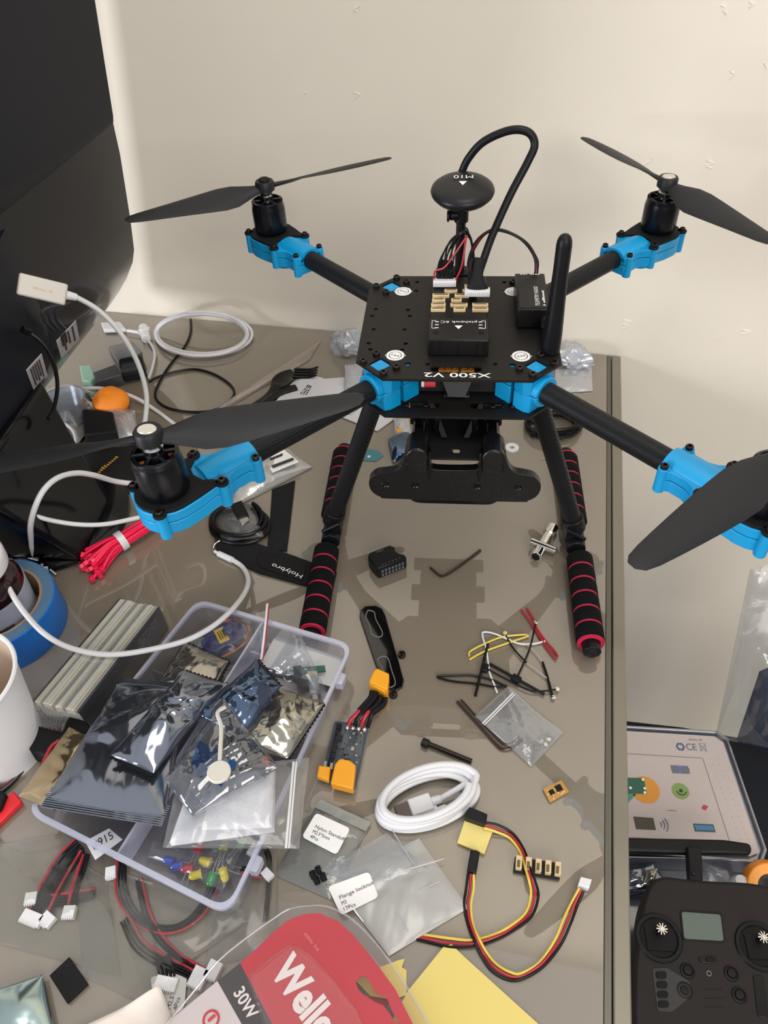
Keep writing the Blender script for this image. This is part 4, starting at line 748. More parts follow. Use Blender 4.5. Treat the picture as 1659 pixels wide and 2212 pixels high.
def endf(u, v):
    p = E_ * (1 - u) + D * u; return p + ex * (1.5 + 12 * v) + Vector((0, 0, 1.4 - 14 * v * v + 1.0 * sin(u * 60) * v)) + (B - A) * (.5 - u) * v * .35
b.grid(endf, 36, 8); part('shrink_wrap', b, film('wrap_film', base=.09, rim=.5, rough=.08, bump=.25, bscale=60, haze=.03), bk)
# ------------------------------------------------------------------ clear parts tray
def rounded(poly, r, n=5):
    out = []; m = len(poly)
    for i in range(m):
        p = Vector(poly[i]); a = (Vector(poly[i - 1]) - p); c = (Vector(poly[(i + 1) % m]) - p); ra = min(r, a.length * .45, c.length * .45)
        A = p + a.normalized() * ra; B = p + c.normalized() * ra
        for k in range(n + 1): t = k / n; out.append(A * (1 - t) ** 2 + p * 2 * t * (1 - t) + B * t * t)
    return out
TC4 = [Vector((-221, -103, 31)), Vector((-80, -144, 31)), Vector((-136.5, -354, 33)), Vector((-295, -297, 33))]; TCc = sum(TC4, Vector()) / 4
def tloop(inset, dz): return [p + (TCc - p).xy.to_3d().normalized() * inset + Vector((0, 0, dz)) for p in rounded(TC4, 13, 6)]
tray = thing('parts_tray', 'large clear plastic parts tray with a lavender rim, full of foil bags', 'tray', (-185, -225, 0))
TRM = film('tray_clear', (242, 243, 248), .05, .35, .12, .05, 30, haze=.06, hcol=(190, 192, 204)); RIM = film('tray_rim', (236, 238, 248), .12, .35, .2, .05, 30, haze=.42, hcol=(222, 225, 243))
b = MB(); loops = [tloop(5, -27), tloop(1.5, -3), tloop(3.2, -3), tloop(6.8, -25.5)]; n = len(loops[0])
b.add([p for L in loops for p in L], [(j * n + i, j * n + (i + 1) % n, (j + 1) * n + (i + 1) % n, (j + 1) * n + i) for j in range(3) for i in range(n)] + [tuple(range(n)), tuple(range(3 * n, 4 * n))]); part('tray_body', b, TRM, tray)
b = MB(); loops = [tloop(1.5, -4), tloop(-1.2, -3.6), tloop(-1.2, 0), tloop(3, 0), tloop(3, -3.4)]; b.add([p for L in loops for p in L], [(j * n + i, j * n + (i + 1) % n, ((j + 1) % 5) * n + (i + 1) % n, ((j + 1) % 5) * n + i) for j in range(5) for i in range(n)]); part('rim', b, RIM, tray, ang=50)
for (u, v) in ((.74, .86), (.1, .16)):
    p = TC4[2].lerp(TC4[1], v) if u > .5 else TC4[2].lerp(TC4[1], v); b = MB(); d = (TC4[1] - TC4[2]).normalized(); s_ = d.cross(Vector((0, 0, 1))).normalized(); quad(b, [p - d * 6 - s_ * 1, p + d * 6 - s_ * 1, p + d * 5 + s_ * 5, p - d * 5 + s_ * 5], 9, -12); part('latch', b, RIM, tray, bevel=1)
def divider(P0, P1, h=24):
    b = MB(); s_ = (P1 - P0).cross(Vector((0, 0, 1))).normalized() * .8; z = Vector((0, 0, h)); b.add([P0 - s_, P0 + s_, P1 + s_, P1 - s_] + [P0 - s_ + z, P0 + s_ + z, P1 + s_ + z, P1 - s_ + z], [(0, 1, 2, 3), (4, 5, 6, 7), (0, 1, 5, 4), (1, 2, 6, 5), (2, 3, 7, 6), (3, 0, 4, 7)]); part('divider', b, RIM if h > 20 else TRM, tray)
fl_ = lambda p, z=7: Vector((p.x, p.y, z))
pN = TC4[3].lerp(TC4[2], .46); pF = TC4[0].lerp(TC4[1], .44); divider(fl_(pN + (TCc - pN).normalized() * 3), fl_(pF + (TCc - pF).normalized() * 3), 23)
pL = TC4[0].lerp(TC4[3], .36); divider(fl_(pL + Vector((5, 0, 0))), fl_(pF.lerp(pN, .36)), 19)
pL = TC4[0].lerp(TC4[3], .68); divider(fl_(pL + Vector((5, 0, 0))), fl_(pF.lerp(pN, .68)), 19)
for k, nm in enumerate(()): pass
# -- contents
ESD = esd('antistatic_film'); BLKS = mat('black_seal', (12, 12, 13), .3)
def foil(name, px, m, label, cat='bag', puff=8, wrk=4, seed=1.0, n=44, teeth=(), lined=(), sc=.05, group=None, flat=0.0):
    """foil bag on measured corners; ends in teeth get a black zig-zag seal, ends in lined get ribs"""
    c = UL(px); t = thing(name, label, cat, sum(c, Vector()) / 4, group); part('film', pillow(c, puff, wrk, seed, n, sc, flatend=flat), m, t, ang=60)
    for (i, j) in teeth:
        a, e = c[i], c[j]; ce = sum(c, Vector()) / 4; o = ((a + e) / 2 - ce).normalized(); d = e - a; o = (o - d.normalized() * o.dot(d.normalized())).normalized(); b = MB(); k = int(d.length / 1.7); P = []; zz = Vector((0, 0, .5))
        for q in range(k + 1): P.append(a + d * q / k + o * (2.2 if q % 2 else .9) + zz)
        vs = P + [a + d * q / k - o * 1.6 + zz for q in range(k + 1)]; vs += [v - Vector((0, 0, .5)) for v in vs]; K = k + 1
        b.add(vs, [(q, q + 1, K + q + 1, K + q) for q in range(k)] + [(2 * K + q, 2 * K + q + 1, 3 * K + q + 1, 3 * K + q) for q in range(k)] + [(q, q + 1, 2 * K + q + 1, 2 * K + q) for q in range(k)] + [(K + q, K + q + 1, 3 * K + q + 1, 3 * K + q) for q in range(k)]); part('seal', b, BLKS, t, smooth=False, label='black zig-zag seal')
    for (i, j, w_) in lined:
        a, e = c[i], c[j]; ce = sum(c, Vector()) / 4; d = e - a; o = (ce - (a + e) / 2); o = (o - d.normalized() * o.dot(d.normalized())).normalized(); b = MB()
        for q in range(int(w_ / 1.6)): b.tube([a + o * (q * 1.6) + Vector((0, 0, 1.4)), e + o * (q * 1.6) + Vector((0, 0, 1.4))], .55, 5, 1)
        part('ribbed_seal', b, m, t)
    return t
CLR = film('clear_crisp', base=.045, rim=.42, rough=.08, bump=.35, bscale=45, haze=.02); CLRX = film('clear_faint', (250, 250, 252), base=.02, rim=.22, rough=.07, bump=.3, bscale=40, haze=.01); CLR2 = film('clear_soft', (244, 245, 247), .045, .35, .14, .3, 30, haze=.07, hcol=(205, 205, 208))
# servo in a bag
sv = thing('servo_motor', 'dark blue servo with yellow label and orange wires, in the far-left tray cell', 'servo', U(480, 1378, 8))
T = Matrix.Translation((0, 0, 0)) @ frame(U(484, 1380, 15), U(520, 1360, 14) - U(450, 1392, 14), U(478, 1340, 14) - U(478, 1400, 14))
b = MB(); b.box((0, 0, 0), (30, 24, 12), T); b.box((0, 0, 3), (38, 12, 2), T); b.cyl((6, 0, 6), (6, 0, 11), 5, M=T); part('body', b, mat('servo_blue', (30, 38, 96), .3, coat=.4), sv, bevel=1)
b = MB(); b.box((-1, 0, 6.3), (9, 16, .5), T); lb = part('label', b, mat('label_yellow', (214, 180, 30), .5), sv); b = MB()
for k in range(3): b.box((-3 + k * 2, 0, 6.65), (.8, 10, .1), T)
part('label_print', b, INK, lb)
for k, cl in enumerate(((225, 110, 40), (190, 60, 30), (110, 60, 40))):
    b = MB(); b.tube(UL([(440, 1372 + k * 3, 16), (460, 1352, 19), (495, 1340 - k * 2, 20), (525, 1344, 19), (536, 1362 + k, 18), (530, 1385, 18), (512, 1402, 17), (478, 1420, 16)]), 1.0, 6, 6); part('wire', b, mat('servo_wire%d' % k, cl, .45), sv)
single('servo_bag', pillow(UL([(398, 1375, 22), (560, 1318, 24), (572, 1420, 22), (420, 1440, 20)]), 9, 6, 14, 30, .06), CLRX, 'crisp clear bag around the dark blue servo', 'bag')
zs = thing('zip_seal', 'white zip strip with a thin red line standing up between the two far tray cells', 'seal', U(572, 1370, 25)); b = MB(); b.tube(UL([(578, 1306, 40), (575, 1340, 38), (570, 1385, 34), (565, 1425, 28)]), 1.5, 6, 5, flat=((1, 0, 0), 1.3)); part('strip', b, WHT, zs); b = MB(); b.tube([p + Vector((1.4, -.8, .9)) for p in UL([(578, 1306, 40), (575, 1340, 38), (570, 1385, 34), (565, 1425, 28)])], .6, 6, 5); part('red_line', b, RED, zs)
b = MB(); q = [(592, 1380), (600, 1376), (738, 1422), (744, 1430), (726, 1482), (716, 1484), (570, 1440), (566, 1430)]; quad(b, UL(q, 11), .8); single('blank_card', b, mat('card_grey', (206, 204, 202), .6), 'blank pale card with rounded corners in the far-right tray cell', 'card', smooth=False)
sn_ = thing('sensor_board', 'small green sensor board with a grey cylinder in the far-right tray cell', 'circuit board', U(670, 1455, 16)); b = MB(); quad(b, UL([(650, 1444), (702, 1440), (704, 1452), (652, 1458)], 18), 2); part('board', b, mat('pcb_green', (36, 92, 82), .4), sn_)
b = MB(); quad(b, UL([(634, 1446), (652, 1444), (652, 1464), (636, 1466)], 17), 5); part('chip', b, BLK, sn_, bevel=.4)
b = MB(); b.cyl(U(676, 1462, 20), U(680, 1500, 16), 4.2, n=18); b.cyl(U(680, 1500, 16), U(681, 1514, 15), 2.6, n=14); part('cylinder', b, mat('knob_grey', (150, 150, 150), .35), sn_)
b = MB(); quad(b, UL([(664, 1452), (686, 1452), (686, 1464), (664, 1464)], 21), 2); part('cream_block', b, CRM, sn_, bevel=.4)
b = MB(); b.tube(UL([(636, 1450, 20), (622, 1448, 20), (614, 1460, 20), (618, 1472, 20), (630, 1470, 20)]), .8, 6, 5); part('wire_loop', b, STEEL, sn_)
single('sensor_bag', pillow(UL([(632, 1368, 40), (655, 1382, 38), (710, 1505, 18), (580, 1450, 22)]), 8, 7, 7.7, 30, .07), CLR, 'crumpled clear bag peaking up over the sensor board', 'bag')
foil('foil_bag', [(398, 1388, 22), (494, 1430, 22), (458, 1500, 26), (340, 1478, 24)], esd('antistatic_light', (176, 172, 160), .16, .1), 'pale silvery foil bag below the servo, black zig-zag top', seed=2.2, puff=7, wrk=5, teeth=((0, 1), (1, 2)))
foil('foil_bag', [(262, 1466, 34), (412, 1480, 34), (352, 1786, 44), (90, 1744, 46)], ESD, 'largest flat grey foil bag, lying across the left of the parts tray', seed=3.1, puff=9, wrk=6, sc=.03, lined=((2, 3, 17),), n=60, flat=.05)
foil('foil_bag', [(150, 1572, 30), (190, 1590, 34), (118, 1752, 40), (42, 1722, 36)], esd('antistatic_tan', (196, 176, 140), .15, .06), 'tan gold foil bag at the left end of the tray', seed=5.1, puff=4, wrk=4, sc=.06)
foil('foil_bag', [(398, 1450, 48), (492, 1480, 46), (332, 1672, 56), (238, 1634, 58)], ESD, 'long narrow dark foil bag with black zig-zag ends on top of the pile', seed=6.4, puff=11, wrk=7, sc=.06, teeth=((0, 1), (2, 3)), n=56)
foil('foil_bag', [(556, 1426, 44), (606, 1484, 44), (520, 1600, 44), (428, 1545, 48)], ESDB, 'bluish see-through foil bag with a dark round part, centre of the tray', seed=7.9, puff=10, wrk=6, sc=.07, teeth=((0, 1),), n=50)
b = MB(); T = frame(U(560, 1508, 44), (1, 0, 0), (0, 1, .3)); b.lathe([(0, 0), (11, 0), (11, 7), (9, 9), (0, 9)], 28, T); single('round_sensor', b, mat('navy_disc', (24, 34, 58), .2, coat=.5), 'dark navy round part inside the bluish foil bag', 'part')
foil('foil_bag', [(604, 1488, 38), (700, 1520, 36), (622, 1640, 38), (500, 1610, 44)], ESDL, 'silver foil bag against the right tray rim with ribbed black-toothed end', seed=9.2, puff=8, wrk=6, sc=.06, teeth=((1, 2),), lined=((1, 2, 9),), n=50)
gb = foil('clear_foil_bag', [(482, 1508, 60), (602, 1660, 58), (418, 1764, 58), (356, 1686, 60)], film('smoke_film', (216, 219, 224), .12, .5, .08, .3, 40, haze=.05, hcol=(120, 124, 130)), 'clear smoky bag with ribbed ends holding a blue board', seed=11.4, puff=9, wrk=8, sc=.07, lined=((0, 1, 13), (2, 3, 11)), n=50)
bd = thing('blue_board', 'blue circuit board with a white disc inside the smoky bag', 'circuit board', U(455, 1650, 54)); b = MB(); quad(b, UL([(430, 1600), (512, 1650), (478, 1700), (412, 1662)], 66), 1.6); part('board', b, mat('pcb_blue', (12, 66, 118), .3), bd)
b = MB(); b.lathe([(0, 0), (7.5, 0), (8, .6), (8, 2.5), (7.4, 3), (0, 3)], 32, Matrix.Translation(U(474, 1670, 70))); part('disc', b, mat('disc_ivory', (206, 202, 190), .4), bd)
b = MB(); b.tube(UL([(474, 1668, 71), (476, 1620, 71), (478, 1570, 70), (470, 1540, 69), (486, 1528, 67)]), 1.5, 6, 6); part('lead', b, mat('disc_ivory', (206, 202, 190), .4), bd)
b = MB(); b.lathe([(0, 0), (3, 0), (3, 4), (0, 5)], 14, Matrix.Translation(U(576, 1648, 56))); single('red_bead', b, mat('dull_red', (180, 80, 80), .5), 'small dull red bead at the right end of the smoky bag', 'cap')
# foam in a zip bag
fb = thing('foam_wrap', 'thick slab of white packing foam lying on the near end of the tray', 'foam', U(475, 1750, 36)); b = MB()
c4 = UL([(412, 1672, 50), (590, 1652, 48), (588, 1782, 46), (362, 1812, 48)])
def foamf(s_):
    def fn(u, v):
        p = (c4[0] * (1 - u) + c4[1] * u) * (1 - v) + (c4[3] * (1 - u) + c4[2] * u) * v; e = min(1, min(u, 1 - u, v, 1 - v) * 14); return p + Vector((0, 0, (5.5 * math.sqrt(e) - 5.5 + .5 * noise.noise(p * .12)) if s_ else -12.0))
    return fn
b.grid(foamf(1), 30, 30); k0 = len(b.v); b.grid(foamf(0), 30, 30); idx = [i * 31 for i in range(31)] + [930 + j for j in range(1, 31)] + [i * 31 + 30 for i in range(29, -1, -1)] + [j for j in range(29, 0, -1)]
for i in range(len(idx)): p, q = idx[i], idx[(i + 1) % len(idx)]; b.f.append((p, q, q + k0, p + k0))
part('slab', b, mat('white_foam', (232, 232, 235), .8, bump=.8, bscale=1500), fb, ang=60)
zb2 = thing('zip_bag', 'clear zip bag around the white foam slab, zip end over the tray edge', 'bag', U(520, 1750, 36))
part('film', pillow(UL([(388, 1668, 52), (668, 1638, 40), (646, 1834, 38), (352, 1832, 50)]), 5, 5, 17, 50, .05), CLR2, zb2, ang=60)
b = MB(); b.tube(UL([(634, 1646, 45), (626, 1740, 44), (618, 1832, 42)]), .9, 6, 6); b.tube(UL([(640, 1646, 45), (632, 1740, 44), (624, 1832, 42)]), .7, 6, 6); part('zip', b, WHT, zb2)
# LEDs
def led(px, py, col, ang, label):
    t = thing('led', label, 'light-emitting diode', U(px, py, 16), 'loose coloured LEDs in the tray'); T = Matrix.Translation(U(px, py, 16)) @ Matrix.Rotation(math.radians(ang), 4, 'Z') @ Matrix.Rotation(PI / 2, 4, 'Y')
    b = MB(); b.lathe([(0, 0), (3.4, 0), (3.4, 1.2), (2.9, 1.3), (2.9, 6), (2.4, 7.8), (1.2, 8.8), (0, 9)], 20, T); part('lens', b, mat('led%d_%d_%d' % col, col, .15, coat=.6, spec=.6), t)
    for s_ in (-1, 1): b = MB(); b.tube([T @ Vector((0, 1.2 * s_, 0)), T @ Vector((0, 1.5 * s_, -12)), T @ Vector((1, 2.2 * s_, -22))], .42, 5, 3); part('lead', b, STEEL, t)
YL = (205, 190, 40); GN = (30, 140, 60); BL_ = (40, 70, 160); RD = (170, 30, 40)
for (x, y, c_, a, lb) in [(436, 1886, YL, 200, 'yellow LED at the near end of the LED bag'), (455, 1864, YL, 170, 'yellow LED above the green one in the LED bag'), (480, 1878, YL, -60, 'yellow LED nearest the tray corner'), (462, 1886, GN, -100, 'green LED between the yellow ones'), (512, 1832, GN, 60, 'green LED under the foam bag edge by the rim'), (482, 1836, (150, 150, 40), 90, 'dull olive LED at the top of the LED bag'), (376, 1862, BL_, 170, 'blue LED at the left of the LED bag'), (425, 1842, RD, 80, 'red LED just below the foam slab'), (418, 1874, RD, 190, 'dark red LED left of the yellow ones'), (396, 1866, BL_, 200, 'second blue LED right beside the leftmost blue one')]: led(x, y, c_, a, lb)
single('led_bag', pillow(UL([(330, 1820, 22), (535, 1812, 24), (482, 1926, 22), (322, 1852, 20)]), 6, 5, 19, 30, .06), CLRX, 'small clear bag around the coloured LEDs', 'bag')
# label in the tray
nl = thing('numbered_tag', 'white tag printed #915 lying in the near-left tray cell', 'tag', U(230, 1832, 10)); b = MB(); quad(b, UL([(184, 1818), (236, 1790), (265, 1814), (206, 1858)], 14), .6); part('tag', b, PAPER, nl, smooth=False)
part('lettering', text_mb('#915', U(202, 1836, 15), U(246, 1811, 15), U(215, 1800, 15) - U(222, 1832, 15), 6.0, .4), INK, nl, smooth=False)
# ------------------------------------------------------------------ the near half of the desk
def wires(name, label, px, cols, r, sp, cat='wire', z=1.5, group=None, par=None, nm='wire'):
    c = UL([(p[0], p[1], (p[2] if len(p) > 2 else z)) for p in px]); t = par or thing(name, label, cat, c[0], group); n = len(cols)
    for k, cm_ in enumerate(cols):
        P = []
        for i, p in enumerate(c):
            d = (c[min(len(c) - 1, i + 1)] - c[max(0, i - 1)]).normalized(); s_ = d.cross(Vector((0, 0, 1))).normalized(); P.append(p + s_ * (k - (n - 1) / 2) * sp * (1 + .25 * sin(i * 1.3)) + Vector((0, 0, .5 * sin(i * 2 + k * 2))))
        b = MB(); b.tube(P, r, 7, 7); part(nm, b, cm_, t)
    return t
def blk(name, q, z, h, m, par=None, bevel=.5, label=None, cat=None, group=None):
    b = MB(); quad(b, UL(q, z), h)
    return part(name, b, m, par, bevel=bevel) if par else single(name, b, m, label, cat, group, bevel=bevel)
# power module
em_ = thing('power_module', 'small circuit board with yellow plugs and red and black leads, beside the tray', 'power module', U(750, 1630, 0))
blk('board', [(724, 1562), (797, 1568), (768, 1706), (694, 1690)], 2, 3, mat('pcb_navy', (52, 64, 76), .35), em_, .3); random.seed(9)
def ub(u, v, z=5.2):
    a, b_, c_, d_ = UL([(724, 1562), (797, 1568), (768, 1706), (694, 1690)], z); return (a * (1 - u) + b_ * u) * (1 - v) + (d_ * (1 - u) + c_ * u) * v
for k in range(46):
    u = random.uniform(.08, .92); v = random.uniform(.08, .8); b = MB(); b.box(ub(u, v, 5.4), (random.choice((1, 1.6, 2.2)), random.choice((.8, 1.4)), .9)); part('component', b, random.choice((BLK, CRM, mat('comp_grey', (190, 195, 200), .4), SCR)), em_, smooth=False)
for q in ((.6, .62, 5), (.25, .25, 4)):
    b = MB(); b.box(ub(q[0], q[1], 6), (q[2], q[2] * 1.3, 1.6)); part('chip', b, BLK, em_, bevel=.2)
b = MB()
for k in range(7): b.box(ub(.14, .06 + k * .1, 6), (4, 4.4, 3))
part('header_row', b, mat('chip_dark', (24, 24, 26), .4), em_, bevel=.3)
for k in range(4): b = MB(); b.lathe([(0, 0), (2.4, 0), (1.8, 1.8), (0, 2.6)], 14, Matrix.Translation(ub(.38 + k * .17, .07))); part('solder', b, STEEL, em_)
part('shrink_sleeve', pillow(UL([(720, 1556, 1), (802, 1562, 1), (772, 1712, 1), (690, 1694, 1)]), 9, .8, 3, 20, .05), film('sleeve_film', (250, 250, 250), base=.02, rim=.3, rough=.08, bump=.1, haze=.015), em_)
def xt(q, z, h, nm='yellow_plug'):
    o = blk(nm, q, z, h, mat('plug_orange', (235, 158, 30), .38), em_, 1.0); return o
xt([(725, 1662), (736, 1650), (758, 1654), (770, 1664), (764, 1716), (716, 1704)], 6, 9); o = xt([(690, 1660), (716, 1664), (712, 1694), (686, 1684)], 5, 6)
b = MB()
for (x, y) in ((703, 1652), (716, 1656)): b.box(U(x, y, 9), (2, 5, 2))
part('pin', b, STEEL, em_)
for k, (x0, x1, y1, cm_) in enumerate(((752, 800, 1508, RED), (765, 808, 1510, WBLK), (780, 818, 1518, RED), (794, 828, 1522, WBLK))):
    L_P = UL([(x0, 1572, 5), (x0 + 5, 1556, 7), (x0 + 20 - k * 3, 1540, 10), (x1, y1, 10), (x1 + 4, y1 - 14, 10)])
    b = MB(); b.tube(L_P, 1.7, 10, 6); part('lead', b, cm_, em_)
    b = MB(); b.tube([L_P[2].lerp(L_P[3], .15 if cm_ is RED else .0), L_P[3], L_P[4]], 2.3, 10, 6); part('lead_sleeve', b, WBLK, em_)
blk('yellow_plug', [(808, 1466), (816, 1460), (842, 1472), (838, 1508), (798, 1490)], 5, 12, YEL, em_, 1.0); blk('plug_flange', [(802, 1482), (798, 1492), (832, 1510), (836, 1500)], 4, 11, YEL, em_, .8)
blk('yellow_plug', [(822, 1514), (834, 1512), (836, 1520), (822, 1538), (814, 1532)], 2, 7, YEL, em_, 1.0)
# black bracket with outlined slots
br = thing('carbon_bracket', 'glossy black strip bracket with two outlined slots lying between tray and wires', 'bracket', U(825, 1400))
blk('strip', [(777, 1336), (778, 1322), (790, 1312), (812, 1311), (826, 1318), (833, 1332), (873, 1472), (870, 1486), (856, 1494), (842, 1490), (812, 1440)], 1, 2.2, mat('bracket_gloss', (14, 13, 14), .06, coat=1), br, .6)
for q in ([(795, 1318), (808, 1322), (812, 1338), (826, 1366), (820, 1376), (803, 1370), (798, 1350), (790, 1332)], [(815, 1424), (826, 1418), (838, 1422), (846, 1448), (854, 1474), (846, 1484), (834, 1480), (828, 1450)]):
    b = MB(); P = UL(q, 3.4); b.tube(P + [P[0]], .5, 5, 4); part('slot_outline', b, mat('outline_grey', (120, 118, 114), .4), br)
def boltat(x, y, nm, lb, s_=1.0):
    t = thing(nm, lb, 'bolt', U(x, y)); b = MB(); b.lathe([(0, 0), (3.4, 0), (3.6, 1.5), (3.2, 3.6), (1.7, 3.8), (1.7, 2.4), (0, 2.4)], 18, Matrix.Translation(U(x, y)) @ Matrix.Diagonal((s_, s_, s_, 1))); part('head', b, SCR, t); b = MB(); b.cyl(U(x, y, 3.4), U(x + 3, y - 4, 6), 1.2, n=8); part('shank', b, SCR, t)
boltat(868, 1417, 'small_bolt', 'small black bolt right of the glossy bracket'); boltat(850, 1503, 'small_bolt', 'small black bolt at the near end of the glossy bracket')
# hex keys
def hexkey(px, r, label, z=None):
    b = MB(); b.tube(UL(px, z if z else r), r, 6, 5); single('hex_key', b, mat('key_bronze', (72, 58, 52), .3, .75), label, 'hex key', ang=20)
hexkey([(1038, 1188), (1012, 1208), (985, 1228), (962, 1242), (950, 1243), (930, 1226)], 1.3, 'small bent hex key lying under the front of the drone')
hexkey([(988, 1516), (1030, 1562), (1072, 1608), (1086, 1618), (1104, 1616), (1128, 1598)], 1.4, 'dark hex key half under the small clear zip bag, outer of two')
hexkey([(996, 1512), (1038, 1558), (1076, 1598), (1090, 1608), (1104, 1606), (1122, 1592)], 1.0, 'thinner hex key nested inside the dark one by the clear zip bag')
# black connector block
cb_ = thing('pin_header_block', 'chunky black connector block with rows of pins under the left of the drone', 'connector', U(840, 1220))
T = frame(U(842, 1228), U(882, 1216) - U(830, 1236), Vector((0, 1, 0)))
b = MB(); b.prism([(-15, -7), (15, -7), (15, -2), (11, 1), (9, 6), (11, 10), (8, 15), (-14, 15), (-17, 11), (-17, 2)], 0, 15, T); part('housing', b, BLK, cb_, bevel=1.4)
b = MB()
for i in range(7):
    for j in range(2): b.box((-10.5 + i * 3.5, -7.1, 4 + j * 5), (2.2, .6, 3.4), T)
part('socket_grid', b, mat('grid_grey', (92, 94, 98), .4), cb_, smooth=False)
b = MB()
for i in range(6): b.box((-9 + i * 3.5, -4.5, 15.1), (.5, 2, .2), T)
b.box((-4, 12, 15.1), (7, .8, .2), T); part('marks', b, mat('grid_grey', (92, 94, 98), .4), cb_, smooth=False)
# cross wrench
cw = thing('cross_wrench', 'small chrome four-way socket wrench beside the right landing leg', 'wrench', U(1173, 1172)); b = MB(); b.cyl(U(1194, 1138, 5), U(1157, 1203, 5), 4.6, n=8)
for (x, y, dx, dy) in ((1194, 1138, -9, 16), (1157, 1203, 9, -16)): b.cyl(U(x, y, 5), U(x + dx, y + dy, 5), 5.9, n=18); 
part('bar', b, CHR, cw, bevel=.3)
b = MB(); b.cyl(U(1147, 1169, 8), U(1201, 1190, 8), 3.6, n=18); part('cross_bar', b, CHR, cw, bevel=.3)
b = MB(); b.cyl(U(1194.6, 1136.8, 5), U(1194, 1138, 5), 4.4, n=6); b.cyl(U(1156.2, 1204.4, 5), U(1157, 1203, 5), 4.2, n=6); part('socket_hole', b, SLOT, cw)
# loose wires and aerials
for (px, m_, r, lb) in [([(1126, 1317), (1150, 1350), (1172, 1385), (1190, 1410), (1202, 1424)], RED, 1.0, 'straight red wire of a pair, the left one, right of the yellow wire'), ([(1138, 1314), (1154, 1340), (1160, 1358), (1178, 1384), (1196, 1404), (1205, 1418)], RED, 1.0, 'red wire of a pair, the right one, nearer the right foot'),
    ([(1014, 1425), (1045, 1408), (1100, 1388), (1136, 1376), (1140, 1373), (1130, 1371), (1085, 1376), (1048, 1390), (1016, 1407), (1013, 1418)], WYEL, .9, 'thin yellow wire bent into a narrow loop'),
    ([(1178, 1385), (1150, 1391), (1120, 1390), (1095, 1380), (1065, 1368), (1044, 1366), (1043, 1378), (1050, 1400), (1054, 1430), (1058, 1455), (1066, 1475), (1074, 1497)], WHT, .9, 'thin white wire hooked over the yellow wire'),
    ([(1096, 1482), (1070, 1484), (1030, 1477), (980, 1472), (948, 1464), (950, 1460), (985, 1459), (1020, 1459), (1060, 1468), (1092, 1482)], WBLK, 1.0, 'thin black wire in a long flat loop left of the aerials')]:
    b = MB(); b.tube(UL(px, 2.2), r, 7, 6); single('loose_wire', b, m_, lb, 'wire')
def aerial(cx, cy, sx_, lines, label):
    t = thing('dipole_aerial', label, 'antenna', U(cx, cy)); b = MB(); A, B = lines[0]; b.tube(UL([A, B], 2.5), 1.25, 8, 1); part('rod', b, WBLK, t)
    A2 = U(*A, 3); B2 = U(*B, 3); d = (B2 - A2).normalized(); c = U(cx, cy, 3.2); b = MB(); b.box((0, 0, 0), (8, 6, 4), frame(c, d, d.cross(Vector((0, 0, 1))))); part('hub', b, BLK, t, bevel=1)
    b = MB(); b.tube(UL(lines[1], 3), .8, 7, 6); part('coax', b, WBLK, t); e = U(*lines[1][-1][:2], 3)
    if len(lines) > 2: b = MB(); b.tube(UL(lines[2], 3), .55, 6, 6); part('bare_coax', b, mat('coax_grey', (170, 165, 155), .4), t, label='bare grey stretch of coax')
    b = MB(); b.lathe([(0, 0), (1.8, 0), (1.8, 1.6), (0, 1.8)], 12, Matrix.Translation(e - Vector((0, 0, 1)))); part('plug', b, CHR, t)
aerial(1115, 1466, 1, [((1058, 1434), (1176, 1500)), [(1118, 1460), (1132, 1430), (1146, 1395), (1157, 1345)]], 'black T-shaped dipole aerial whose lead runs up to the red wires')
aerial(1047, 1443, 1, [((1054, 1392), (1027, 1503)), [(1050, 1444), (1090, 1465), (1140, 1490), (1170, 1493), (1204, 1489)]], 'black dipole aerial standing steeply left of the white wire')
wr1 = thing('coax_lead', 'thin coax lead with black and bare grey stretches, right of the aerials', 'wire', U(1190, 1450))
for px, m_, r in (([(1133, 1389), (1155, 1408), (1172, 1430)], mat('coax_grey', (170, 165, 155), .4), .5), ([(1172, 1430), (1182, 1460), (1190, 1490), (1194, 1506)], WBLK, 1.0), ([(1091, 1370), (1110, 1402), (1138, 1432)], WBLK, .8), ([(1138, 1432), (1165, 1452), (1188, 1470)], mat('coax_grey', (170, 165, 155), .4), .5)):
    b = MB(); b.tube(UL(px, 2.5), r, 7, 5); part('lead', b, m_, wr1)
for (x, y) in ((1195, 1508), (1091, 1369)): b = MB(); b.lathe([(0, 0), (1.9, 0), (1.9, 1.6), (0, 1.9)], 12, Matrix.Translation(U(x, y, 2))); part('plug', b, CRM if y < 1400 else CHR, wr1)
# small zip bag with crimps
sb = thing('small_zip_bag', 'small clear zip bag with a few tiny metal ferrules, lying over the hex keys', 'bag', U(1120, 1570)); part('film', pillow(UL([(1097, 1483, 2.5), (1217, 1583, 1), (1148, 1657, 1), (1026, 1548, 2.5)]), 3.5, 2.5, 23, 36, .06), film('clear_zip', base=.07, rim=.4, rough=.12, bump=.35, bscale=60, haze=.17, hcol=(205, 205, 205)), sb, ang=60)
b = MB(); b.tube(UL([(1108, 1497, 5), (1042, 1563, 5)]), .7, 6, 1); b.tube(UL([(1112, 1500, 5), (1046, 1566, 5)]), .5, 6, 1); part('zip', b, WHT, sb)
for k, (x, y) in enumerate(((1158, 1617), (1170, 1603), (1178, 1609), (1184, 1598))):
    b = MB(); b.box((0, 0, 0), (3.6, 2.4, 2.2), Matrix.Translation(U(x, y, 2)) @ Matrix.Rotation(k, 4, 'Z')); single('metal_ferrule', b, CHR, ['leftmost', 'upper middle', 'lower middle', 'rightmost'][k] + ' of four tiny shiny ferrules in the small zip bag', 'ferrule', 'ferrules in the small zip bag')
